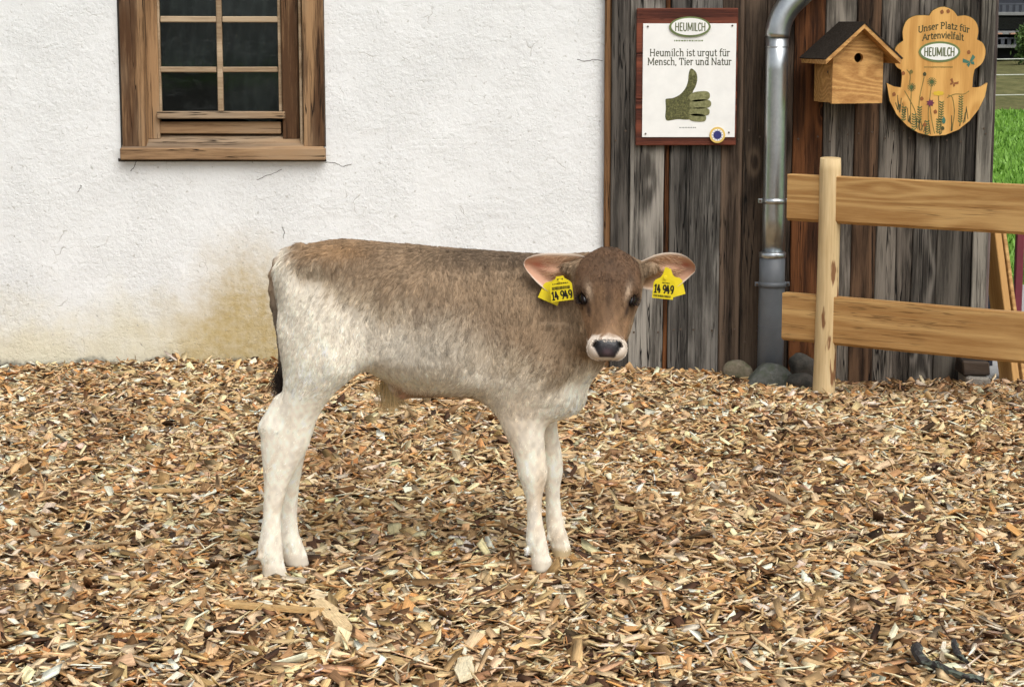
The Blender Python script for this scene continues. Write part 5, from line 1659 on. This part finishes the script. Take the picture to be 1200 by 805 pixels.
# --- coat colours: markings of the animal, in body coordinates
def n3(p, seed, base, n=10):
    r = np.random.RandomState(seed); s = 0
    for k in range(n):
        dvec = r.normal(0, 1, 3); dvec /= np.linalg.norm(dvec)
        s = s + np.sin(p @ dvec * base * r.uniform(.6, 1.8) * 6.28 + r.uniform(0, 6.28))
    return s / n ** .5
C_BROWN, C_DORS, C_MID, C_PALE, C_WHITE = [np.array(lin(*c)) for c in ((142, 120, 95), (90, 76, 62), (178, 162, 139), (226, 217, 200), (240, 231, 213))]
C_FACE, C_FORE, C_MUZ, C_NOSE = [np.array(lin(*c)) for c in ((138, 108, 80), (98, 74, 54), (222, 208, 192), (40, 37, 39))]
def mixc(a, b, t): return a + (b - a) * t[:, None]
def coat(p):
    ym = np.interp(p[:, 0], [-.65, .1], [5.32, 5.40])
    u, v = UV(p[:, 0], ym, p[:, 2])
    nz1 = n3(p, 1, 9) ; nz2 = n3(p * np.array((1, 1, .45)), 2, 26); nz3 = n3(p * np.array((1, 1, .3)), 4, 70)
    vv = v + 7 * nz1 + 3.5 * nz2
    vb = np.interp(u, [320, 345, 400, 450, 520, 600, 680], [280, 280, 284, 300, 328, 372, 400])
    vp = np.interp(u, [320, 345, 400, 450, 520, 600, 680], [306, 332, 384, 414, 440, 470, 478])
    t = sstep((vv - vb) / (vp - vb), 0, 1)
    col = mixc(np.tile(C_BROWN, (len(p), 1)), np.tile(C_MID, (len(p), 1)), sstep(t, 0, .55))
    col = mixc(col, np.tile(C_PALE, (len(p), 1)), sstep(t, .45, 1))
    wl = sstep(v + 5 * nz1, np.interp(u, [320, 420, 500, 570, 620, 650, 690], [340, 385, 400, 455, 465, 440, 405]), np.interp(u, [320, 420, 500, 570, 620, 650, 690], [420, 440, 455, 525, 525, 480, 448]))
    col = mixc(col, np.tile(C_WHITE, (len(p), 1)), wl)
    # pale buttock and dark dorsal stripe over the withers
    col = mixc(col, np.tile(C_PALE, (len(p), 1)), .8 * sstep(-u, -350, -328) * (v < 470))
    ds = (1 - sstep(v + 3 * nz2, 296, 322)) * sstep(u, 470, 560) * (1 - sstep(u, 640, 680))
    col = mixc(col, np.tile(C_DORS, (len(p), 1)), .75 * ds)
    ds2 = np.exp(-((u - 425) / 38) ** 2 - ((v - 293) / 11) ** 2)
    col = mixc(col, np.tile(C_DORS * 1.2, (len(p), 1)), .6 * ds2)
    col = mixc(col, np.tile(np.array(lin(152, 116, 76)), (len(p), 1)), .55 * np.exp(-((u - 400) / 40) ** 2 - ((v - 290) / 10) ** 2))
    # grey wash on the flank, tan on the knees
    col = mixc(col, np.tile(np.array(lin(186, 182, 172)), (len(p), 1)), .45 * np.exp(-((u - 505) / 60) ** 2 - ((v - 395) / 36) ** 2))
    for (ku, kv, su, sv, am) in ((634, 572, 8, 34, .55), (600, 505, 14, 22, .3), (640, 520, 10, 20, .25), (317, 658, 9, 6, .35), (655, 632, 12, 12, .35), (610, 470, 22, 26, .3)):
        col = mixc(col, np.tile(np.array(lin(190, 160, 122)), (len(p), 1)), am * np.exp(-((u - ku) / su) ** 2 - ((v - kv) / sv) ** 2) * (1 if ku < 330 or ku > 590 else 1))
    col = col * (1 + .11 * nz3 + .06 * nz2)[:, None]
    dirt = sstep(n3(p, 21, 14) + .6 * n3(p, 22, 40), .5, 1.8) * sstep(v, 470, 520)
    col = mixc(col, np.tile(np.array(lin(186, 164, 132)), (len(p), 1)), .32 * dirt)
    gre = sstep(n3(p * np.array((1, 1, .4)), 23, 22), .2, 1.4) * sstep(v, 440, 500)
    col = mixc(col, np.tile(np.array(lin(206, 202, 194)), (len(p), 1)), .3 * gre)
    # belly line
    bl = np.exp(-((v - np.interp(u, [440, 480, 570], [442, 458, 467])) / 8) ** 2) * sstep(u, 440, 470) * (1 - sstep(u, 550, 575)) * (np.abs(p[:, 1] - ym) < .12)
    col = mixc(col, np.tile(np.array(lin(150, 122, 92)), (len(p), 1)), .9 * bl)
    nav = np.exp(-((u - 470) / 12) ** 2 - ((v - 461) / 6) ** 2) * (np.abs(p[:, 1] - ym) < .06)
    col = mixc(col, np.tile(np.array(lin(205, 150, 128)), (len(p), 1)), .7 * nav)
    # head
    dp = p - F0
    s = dp @ hax / HL; l = dp @ hlat; b = dp @ hbk
    hws = np.interp(s, hr_[:, 0], hr_[:, 1]) * pxm; dps = np.interp(s, hr_[:, 0], 2 * hr_[:, 3] + hr_[:, 2])
    hm = (1 - sstep(b - dps, -.012, .012)) * sstep(s, -.08, -.03) * (1 - sstep(np.abs(l) - hws, .007, .013)) * (s < 1.1)
    fcol = mixc(np.tile(C_FORE, (len(p), 1)), np.tile(C_FACE, (len(p), 1)), sstep(s + .05 * nz1, .25, .75))
    fcol = fcol * (.96 + .12 * nz2 + .11 * nz3 - .16 * np.exp(-(l / .012) ** 2) * (s < .7))[:, None]
    fcol = mixc(fcol, np.tile(C_MID, (len(p), 1)), .5 * sstep(b, .06, .12) * sstep(s, .3, .6))
    # white ring round the muzzle
    ring_ = .93 * sstep(s + .014 * nz2 + .010 * nz3 + .25 * np.abs(l), .785, .835)
    fcol = mixc(fcol, np.tile(C_MUZ, (len(p), 1)), ring_)
    # dark round the eyes with pale crescent above
    for sg in (-1, 1):
        de = np.linalg.norm(p - EYE[sg], axis=1)
        fcol = mixc(fcol, np.tile(np.array(lin(48, 35, 30)), (len(p), 1)), .92 * (1 - sstep(de, .018, .025)))
        pc_ = np.exp(-((s - .40) / .065) ** 2 - ((l * sg - .050 + (s - .40) * .06) / .0075) ** 2) * (b < .05)
        fcol = mixc(fcol, np.tile(np.array(lin(196, 172, 146)), (len(p), 1)), .8 * pc_)
        ts = np.exp(-((s - .555) / .055) ** 2 - ((l * sg - .0525 + (s - .5) * .06) / .0055) ** 2) * (b < .06)
        fcol = mixc(fcol, np.tile(np.array(lin(52, 38, 32)), (len(p), 1)), .95 * ts)
    # nose pad
    wn_ = np.interp(s, [.838, .858, .90, .95, .99, 1.01], [.030, .0385, .0375, .029, .021, .012])
    nose = (1 - sstep(np.abs(l), wn_ * .9, wn_ * 1.06)) * sstep(s, .835, .846) * (1 - sstep(s, .99, 1.0)) * (1 - sstep(b, .034, .044))
    nc = mixc(np.tile(C_NOSE, (len(p), 1)), np.tile(np.array(lin(92, 74, 78)), (len(p), 1)), .8 * np.exp(-(l / .012) ** 2 - ((s - .955) / .03) ** 2))
    nc = mixc(nc, np.tile(np.array(lin(78, 82, 84)), (len(p), 1)), .8 * np.exp(-(l / .022) ** 2 - ((s - .862) / .011) ** 2))
    for sg in (-1, 1):
        nc = mixc(nc, np.tile(np.array(lin(10, 8, 9)), (len(p), 1)), np.exp(-((l * sg - .0285) / .009) ** 2 - ((s - .897) / .035) ** 2))
    fcol = mixc(fcol, nc, nose)
    col = mixc(col, fcol, hm)
    nose = nose * hm
    # tail: brown above, blackish switch
    tq = np.full(len(p), 9.0); tv_ = np.zeros(len(p))
    for k, (a, c) in enumerate(zip(tp, tp[1:])):
        d_ = c - a; t_ = np.clip((p - a) @ d_ / (d_ @ d_), 0, 1)
        dd = np.linalg.norm(p - a - t_[:, None] * d_, axis=1)
        w = dd < tq; tq[w] = dd[w]; tv_[w] = (k + t_[w]) / 10
    tm = (1 - sstep(tq, .0125, .0175)) * sstep(tv_, .14, .2)
    tcol = mixc(np.tile(np.array(lin(150, 128, 104)), (len(p), 1)), np.tile(np.array(lin(110, 98, 84)), (len(p), 1)), sstep(tv_, .3, .6))
    tcol = mixc(tcol, np.tile(np.array(lin(40, 32, 28)), (len(p), 1)), sstep(tv_, .72, .93))
    col = mixc(col, tcol, tm)
    # hooves
    zc_ = p[:, 2]
    hoof = (1 - sstep(zc_, .014, .036)) * (p[:, 2] < .05)
    sole = (1 - sstep(zc_, -.012, .006)) * (p[:, 2] < .05)
    fh = hoof * (u > 645)
    col = mixc(col, np.tile(np.array(lin(206, 196, 178)), (len(p), 1)), .75 * hoof)
    col = mixc(col, np.tile(np.array(lin(176, 150, 96)), (len(p), 1)), .7 * fh)
    col = mixc(col, np.tile(np.array(lin(120, 102, 80)), (len(p), 1)), .7 * sole)
    return np.clip(col, .006, .85), np.clip(nose, 0, 1), np.clip(hoof, 0, 1), u, v, hm, tm

col, nose, hoof, uu_, vv_, hm_, tm_ = coat(vc)

def coat_mat(name, attr='coat', fur=True):
    m, nt, b = newmat(name)
    c = nd(nt, 'ShaderNodeAttribute', attribute_name=attr).outputs['Color']
    co = objco(nt)
    if fur:
        w = nd(nt, 'ShaderNodeAttribute', attribute_name='wet').outputs['Fac']
        f = noise_(nt, mapping(nt, co, (1, 1, 0.25)), 300, 3, 0.6)
        g = noise_(nt, co, 420, 2, 0.5)
        h = math_(nt, 'ADD', f, math_(nt, 'MULTIPLY', g, w))
        rgh = nd(nt, 'ShaderNodeMapRange', {'Value': w, 'To Min': 0.75, 'To Max': 0.30}).outputs[0]
        setp(nt, b, color=c, rough=rgh, normal=bump_(nt, h, 0.35, 0.002), spec=0.3)
    else:
        setp(nt, b, color=c, rough=0.65, spec=0.25)
    return m
M['coat'] = coat_mat('calf_coat')
M['strand'] = coat_mat('calf_hair', 'coat', False)

calf_base = np.array((PX(480, 660, 5.36), 5.36, 0.0))
calf = thing('calf', tuple(calf_base), 'young fawn and white calf with yellow ear tags standing on wood chips', 'calf')
me = bpy.data.meshes.new('body')
nv, nq = len(vc), len(qc)
me.vertices.add(nv); me.vertices.foreach_set('co', (vc - calf_base).astype(np.float32).ravel())
me.loops.add(nq * 4); me.loops.foreach_set('vertex_index', qc.ravel().astype(np.int32))
me.polygons.add(nq); me.polygons.foreach_set('loop_start', (np.arange(nq) * 4).astype(np.int32))
me.polygons.foreach_set('use_smooth', np.ones(nq, bool))
me.update(calc_edges=True)
at = me.attributes.new('coat', 'FLOAT_COLOR', 'POINT'); at.data.foreach_set('color', np.concatenate([col, np.ones((nv, 1))], 1).astype(np.float32).ravel())
at = me.attributes.new('wet', 'FLOAT', 'POINT'); at.data.foreach_set('value', nose.astype(np.float32))
me.materials.append(M['coat'])
body = bpy.data.objects.new('body', me); COL.objects.link(body); body.parent = calf
print('calf verts', nv, 'quads', nq)

# --- hair
p0, p1, p2, p3 = vc[qc[:, 0]], vc[qc[:, 1]], vc[qc[:, 2]], vc[qc[:, 3]]
fn = np.cross(p2 - p0, p3 - p1); far = np.linalg.norm(fn, axis=1) + 1e-12; fn = fn / far[:, None]
def make_hair(name, roots, normals, flow, length, radius, colr, lift, parent, mat, npt=4, seed=0, droop=0.25, clump=0):
    r = np.random.RandomState(seed)
    n = len(roots)
    fl = flow - normals * np.sum(flow * normals, 1)[:, None]
    fl = fl / (np.linalg.norm(fl, axis=1)[:, None] + 1e-6)
    side = np.cross(normals, fl)
    fl = fl + side * r.normal(0, .20, (n, 1))
    d0 = fl + normals * lift
    d0 /= np.linalg.norm(d0, axis=1)[:, None]
    pts = [roots - normals * .001]
    cur = pts[0]
    for k in range(1, npt):
        dk = d0 - normals * (lift * droop * k) + r.normal(0, .08, (n, 3))
        dk /= np.linalg.norm(dk, axis=1)[:, None]
        cur = cur + dk * (length / (npt - 1))[:, None]
        pts.append(cur)
    if clump:
        from mathutils.kdtree import KDTree
        gi = r.choice(n, clump, replace=False)
        kd = KDTree(clump)
        for q_, g_i in enumerate(gi): kd.insert(roots[g_i], q_)
        kd.balance()
        near = gi[np.array([kd.find(p_)[1] for p_ in roots])]
        for k in range(1, npt):
            f_ = .45 * (k / (npt - 1)) ** 1.2
            off = pts[k][near] - pts[k]
            nl = np.linalg.norm(off, axis=1, keepdims=True)
            pts[k] = pts[k] + off * f_ * (nl < .02)
        colr = colr * cl_b[near][:, None] if (cl_b := np.clip(r.normal(1, .12, n), .55, 1.6)) is not None else colr
    pos = np.stack(pts, 1) - np.array(origin(parent))
    hc_ = bpy.data.hair_curves.new(name)
    hc_.add_curves([npt] * n)
    hc_.attributes['position'].data.foreach_set('vector', pos.astype(np.float32).ravel())
    ra = hc_.attributes.get('radius') or hc_.attributes.new('radius', 'FLOAT', 'POINT')
    taper = np.linspace(1, .25, npt)
    ra.data.foreach_set('value', (np.asarray(radius).reshape(-1, 1) * np.ones((n, 1)) * taper).astype(np.float32).ravel())
    ca = hc_.attributes.new('coat', 'FLOAT_COLOR', 'POINT')
    ca.data.foreach_set('color', np.repeat(np.concatenate([colr, np.ones((n, 1))], 1), npt, 0).astype(np.float32).ravel())
    hc_.materials.append(mat)
    o = bpy.data.objects.new(name, hc_); COL.objects.link(o); o.parent = parent
    return o
rh = np.random.RandomState(17)
NH = 150000
fcen = (p0 + p2) / 2; fdp = fcen - F0
wgt = far * np.where(fn[:, 1] > .45, .3, 1.0) * np.where((np.abs(fdp @ hlat) < .1) & (fdp @ hbk < .12) & (fdp @ hax > -.01), 2.2, 1.0)
fi = rh.choice(nq, NH, p=wgt / wgt.sum())
a_, b2_ = rh.uniform(0, 1, (NH, 1)), rh.uniform(0, 1, (NH, 1))
rt_ = (p0[fi] * (1 - a_) + p1[fi] * a_) * (1 - b2_) + (p3[fi] * (1 - a_) + p2[fi] * a_) * b2_
hcol, hnose, hhoof, hu, hv, hhm, htm = coat(rt_)
dpv = rt_ - F0; hs_ = dpv @ hax / HL; hb_ = dpv @ hbk
ed_ = np.minimum(np.linalg.norm(rt_ - EYE[-1], axis=1), np.linalg.norm(rt_ - EYE[1], axis=1))
keep = (hnose < .15) & (ed_ > .0175) & (rt_[:, 2] > .024) & ~((hhm > .5) & (hs_ > .87) & (hb_ < .02))
rt_, fi, hcol, hu, hv, hhm, hs_, htm = [q[keep] for q in (rt_, fi, hcol, hu, hv, hhm, hs_, htm)]
nh = len(rt_)
flow = np.tile(np.array((-0.22, 0, -1.0)), (nh, 1))
flow[hhm > .5] = np.array((0, -.3, -1.0))
fx = n3(rt_, 8, 5); fz = n3(rt_, 9, 5)
bodyz = (hhm < .5) & (hv < 470)
flow[bodyz] += np.stack([fx * .22, 0 * fx, fz * .15], 1)[bodyz]
hind = (hu < 430) & (hv > 330)
flow[hind] += np.array((-.25, 0, 0))
ln = rh.uniform(.013, .023, nh)
ln[hv > 478] *= .55; ln[(hv > 455) & (hv <= 478) & (hu < 420)] *= .55; ln[hhm > .5] *= .62
ln[(hu > 480) & (hu < 620) & (hv < 305)] *= 1.25
ln[(htm > .3)] *= .55
pale_ = sstep(hcol.mean(1), .25, .55)
br = np.clip(rh.normal(0, 1, nh) * (.20 - .09 * pale_ + .10 * (hhm > .5)) + 1.0 + .05 * pale_ + .10 * (1 - .5 * pale_) * n3(rt_ * np.array((1, 1, .25)), 12, 95), .45, 1.6)[:, None]
tag_ = make_hair('coat_hair', rt_, fn[fi], flow, ln, rh.uniform(.0005, .0010, nh) * np.where(hhm > .5, .75, np.where(hv > 480, .9, 1.0)), np.clip(hcol * br * 1.06, .006, .9), .17, body, M['strand'], 4, 5, .22, 16000)
# tail switch and belly tuft
def tuft(name, centre, dirv, n, ln, spread, rad, c, seed, parent):
    r = np.random.RandomState(seed)
    roots = np.array(centre) + r.normal(0, 1, (n, 3)) * np.array(spread)
    nrm = r.normal(0, 1, (n, 3)); nrm /= np.linalg.norm(nrm, axis=1)[:, None]
    fl = np.tile(np.array(dirv, dtype=float), (n, 1)) + r.normal(0, .16, (n, 3))
    fl /= np.linalg.norm(fl, axis=1)[:, None]
    nrm = nrm - fl * np.sum(nrm * fl, 1)[:, None]
    nrm /= np.linalg.norm(nrm, axis=1)[:, None]
    cl = np.array(lin(*c)) * np.clip(r.normal(1, .22, (n, 1)), .5, 1.6)
    return make_hair(name, roots, nrm, fl, r.uniform(.6, 1.1, n) * ln, np.full(n, rad), np.clip(cl, .005, .9), .06, parent, M['strand'], 6, seed, .1)
tuft('tail_switch', tp[-2], (-.25, 0, -1), 420, .062, (.006, .006, .014), .0007, (44, 34, 28), 3, body)
tuft('belly_tuft', P(457, 447, Yc(457) - .012), (.05, -.05, -1), 520, .082, (.013, .010, .008), .0006, (206, 180, 132), 4, body)

# --- eyes
def eye_mat():
    m, nt, b = newmat('calf_eye')
    setp(nt, b, color=(0.006, 0.004, 0.004), rough=0.12, spec=0.3)
    return m
M['eye'] = eye_mat()
M['lid'] = plain('eyelid_skin', lin(34, 25, 22), .95, spec=.05)
for sg in (-1, 1):
    c = EYE[sg]
    ea = EAX[sg]
    e1 = hax + hlat * sg * -.2 - hbk * .45; e1 = e1 - ea * (e1 @ ea); e1 /= np.linalg.norm(e1)      # long axis, slanting in towards the muzzle
    e2 = np.cross(ea, e1)
    bm = bmesh.new(); bmesh.ops.create_uvsphere(bm, u_segments=24, v_segments=16, radius=1.0)
    for v in bm.verts: v.co = Vector(c + ea * v.co.x * .0110 + e1 * v.co.y * .0200 + e2 * v.co.z * .0110)
    bmobj('eye', bm, M['eye'], body, smooth=True)
    ring_p = []
    for k in range(29):
        an = 2 * math.pi * k / 28
        ring_p.append(tuple(c + ea * .0075 + e1 * .0205 * math.cos(an) + e2 * .0095 * math.sin(an)))
    tube('eyelid', ring_p, [.0018] * 29, M['lid'], body, 8)
    # upper lashes
    n = 40
    t = np.linspace(-.9, .9, n)
    up_ = -1.0 if (e2 @ hlat) * sg > 0 else 1.0
    up_ = -up_
    roots = np.array([c + ea * .009 + e1 * .018 * q + e2 * up_ * .0115 * math.sqrt(max(0, 1 - q * q)) for q in t])
    fl = np.array([ea * .9 + e2 * up_ * .6 + hax * .25 for q in t])
    make_hair('eyelash', roots, np.tile(e1, (n, 1)), fl, np.full(n, .010), np.full(n, .0005), np.tile(np.array(lin(30, 22, 20)), (n, 1)), .05, body, M['strand'], 4, 40 + sg)

# --- ears: cupped leaves
def ear_mat():
    m, nt, b = newmat('calf_ear')
    c = nd(nt, 'ShaderNodeAttribute', attribute_name='coat').outputs['Color']
    co = objco(nt)
    f = noise_(nt, co, 240, 3, .6)
    setp(nt, b, color=c, rough=.7, spec=.25, normal=bump_(nt, f, .3, .003))
    return m
M['ear'] = ear_mat()
def ear(rows, ybase, ytip, sgn):
    """rows: (u, v_top, v_bottom) from head to tip"""
    rr = catmull([(u, a, b) for u, a, b in rows], 26)
    nb2 = 17
    V, F, C = [], [], []
    for i, (u, a, b) in enumerate(rr):
        f = i / 25
        y = ybase + (ytip - ybase) * f
        for j in range(nb2):
            g = j / (nb2 - 1) * 2 - 1           # -1 top, 1 bottom
            v = (a + b) / 2 + g * (b - a) / 2
            depth = .034 * (1 - abs(g) ** 1.7) * (1 - .45 * f) * min(1, (1 - f) * 6 + .1)
            # inner fold running out from the base
            fold = -.020 * math.exp(-((g + .25 - .4 * f) / .20) ** 2) * (1 - sstep(np.array(f), .35, .7))
            p = P(u, v, y + depth + fold + .010 * g * (1 - f))
            V.append(tuple(p))
            rim = max(sstep(np.array(abs(g)), .80, .97), sstep(np.array(f), .93, .985))
            c = np.array(lin(206, 160, 132)) * (1 - .3 * math.exp(-((g) / .4) ** 2 - ((f - .62) / .14) ** 2))  # brownish inner ear; shading of the fold is put into the colour
            red = math.exp(-((g + .30) / .20) ** 2 - ((f - .62) / .12) ** 2)
            c = c * (1 - .75 * red) + np.array(lin(168, 88, 62)) * .75 * red
            cream = 1 - sstep(np.array(f), .22, .5)
            c = c * (1 - .6 * cream) + np.array(lin(186, 156, 118)) * .6 * cream
            c = c * (1 - rim) + np.array(lin(238, 222, 204)) * rim
            C.append(c)
    n1 = len(V)
    for i in range(25):
        for j in range(nb2 - 1):
            q = (i * nb2 + j, i * nb2 + j + 1, (i + 1) * nb2 + j + 1, (i + 1) * nb2 + j)
            F.append(q if sgn > 0 else q[::-1])
    # back skin, 5 mm behind
    for k in range(n1):
        x, y, z = V[k]
        V.append((x, y + .006, z)); C.append(np.array(lin(150, 118, 90)))
    nf = len(F)
    for k in range(nf): F.append(tuple(n1 + q for q in F[k][::-1]))
    for i in range(25):
        for j in (0, nb2 - 1):
            a, b = i * nb2 + j, (i + 1) * nb2 + j
            F.append((a, b, n1 + b, n1 + a))
    for j in range(nb2 - 1):
        a, b = 25 * nb2 + j, 25 * nb2 + j + 1
        F.append((a, b, n1 + b, n1 + a))
    o = mobj('ear', V, F, M['ear'], body, smooth=True)
    bm = bmesh.new(); bm.from_mesh(o.data); bmesh.ops.recalc_face_normals(bm, faces=bm.faces); bm.to_mesh(o.data); bm.free()
    at = o.data.attributes.new('coat', 'FLOAT_COLOR', 'POINT')
    at.data.foreach_set('color', np.concatenate([np.array(C), np.ones((len(C), 1))], 1).ravel())
    # fringe along the upper inner edge and the base
    r = np.random.RandomState(50 + sgn)
    k = 900
    ii = r.randint(0, 14, k); jj = r.randint(1, 12, k)
    roots = np.array([V[i * nb2 + j] for i, j in zip(ii, jj)]) + r.normal(0, .003, (k, 3))
    fl = np.tile(np.array((sgn * .9, -.1, -.25)), (k, 1)) + r.normal(0, .16, (k, 3))
    cl = np.array(lin(218, 182, 148)) * np.clip(r.normal(1, .12, (k, 1)), .6, 1.3)
    make_hair('ear_fringe', roots, np.tile(np.array((0, -1.0, 0)), (k, 1)), fl, r.uniform(.008, .018, k), np.full(k, .00035), cl, .16, o, M['strand'], 4, 60 + sgn)
    return o
eL = ear([(690, 303, 336), (680, 299, 341), (668, 297.5, 345), (655, 297, 346), (642, 297, 341.5), (630, 298.3, 332), (621, 301, 322), (616, 304, 315), (613.8, 307.5, 311)], 5.275, 5.250, -1)
eR = ear([(746, 309, 336), (756, 304, 339), (768, 299, 341.5), (781, 296.3, 341.5), (794, 297, 336), (804, 300.5, 328.5), (810, 305, 323), (813.5, 309, 319.5), (815, 312.5, 316)], 5.275, 5.250, 1)

# --- ear tags
def tagm(name, col, rough=.4):
    return plain(name, col, rough, .06, 40)
M['tag'] = tagm('tag_yellow', (0.82, 0.66, 0.02))
M['tag_ink'] = tagm('tag_black_print', (0.012, 0.012, 0.010))
def ear_tag(parent, cu, cv, ang, ytag, outline, lines, bar, behind, name='ear_tag'):
    c = P(cu, cv, ytag)
    sc = ytag / FPX / .985
    ca, sa = math.cos(R(ang)), math.sin(R(ang))
    def fr(x, z, lift): return (c[0] + (x * ca - z * sa), c[1] - lift - .10 * z, c[2] + (x * sa + z * ca))
    n = len(outline)
    V = [fr(x * sc, z * sc, .0) for x, z in outline] + [tuple(np.array(fr(x * sc, z * sc, 0)) + np.array((0, .003, 0))) for x, z in outline]
    F = [tuple(range(n)), tuple(reversed(range(n, 2 * n)))] + [(k, n + k, n + (k + 1) % n, (k + 1) % n) for k in range(n)]
    t = mobj(name, V, F, M['tag'], parent)
    for (txt, x0, x1, z, size, w) in lines:
        lettering('tag_number', txt, fr, x0 * sc, x1 * sc, z * sc, size * sc, w * sc, M['tag_ink'], t, slab=False)
    rr = random.Random(5)
    for (x0, x1, z0, z1, step) in bar:
        Vb, Fb = [], []
        x = x0
        while x < x1:
            w = rr.uniform(.35, .9) * step
            i = len(Vb)
            for (p, q) in ((x, z0), (min(x1, x + w), z0), (min(x1, x + w), z1), (x, z1)): Vb.append(fr(p * sc, q * sc, .0006))
            Fb.append((i, i + 1, i + 2, i + 3))
            x += w + rr.uniform(.25, .5) * step
        mobj('tag_print', Vb, Fb, M['tag_ink'], t)
    Vk, Fk = tube_data([fr(0, 9.5 * sc, -.014), fr(0, 9.5 * sc, .004)], [.0055, .0045], 12)
    mobj('tag_stud', [tuple(v) for v in Vk], Fk, M['tag'], t)
    # back half behind the ear
    dx, dz, da = behind
    ca2, sa2 = math.cos(R(da)), math.sin(R(da))
    Vb = []
    for off in (0.030, .033):
        for x, z in outline:
            x, z = x * .95, z * .9
            Vb.append((c[0] + (x * ca2 - z * sa2 + dx) * sc, c[1] + off, c[2] + (x * sa2 + z * ca2 + dz) * sc))
    mobj('tag_back', Vb, F, M['tag'], t)
    return t
ol = [(-13, -15), (13.2, -15), (13.2, 4), (11.5, 7), (5.5, 11.5), (4.2, 14.5), (-4.2, 14.5), (-5.5, 11.5), (-11.5, 7), (-13, 4)]
ear_tag(eL, 657.5, 338, 7, 5.238, ol, [('14', -12.2, -3.4, -12.6, 6.6, 1.7), ('949', -1.6, 12.2, -12.6, 6.6, 1.7)],
        [(-10.5, 10.5, -1.2, 2.6, .9), (-9.5, 9.5, 5.2, 6.6, 2.2), (-3.5, 3.5, 10.2, 12.0, 1.6)], (-10, -5, -24))
ol2 = [(-12.5, -16), (12, -16), (12.6, 2.5), (10.5, 6), (5, 9), (3.2, 13), (2.8, 21), (-1.5, 21.5), (-3.2, 13), (-5.5, 9), (-11, 5.5), (-12.8, 2)]
ear_tag(eR, 778.5, 334.5, -6, 5.238, ol2, [('14', -11.6, -3.2, -9.2, 6.6, 1.7), ('949', -1.4, 11.6, -9.2, 6.6, 1.7)],
        [(-11, 9, -14.2, -11.6, 1.3), (-3, 6, 2.2, 3.6, 1.4)], (11, -1, 16))
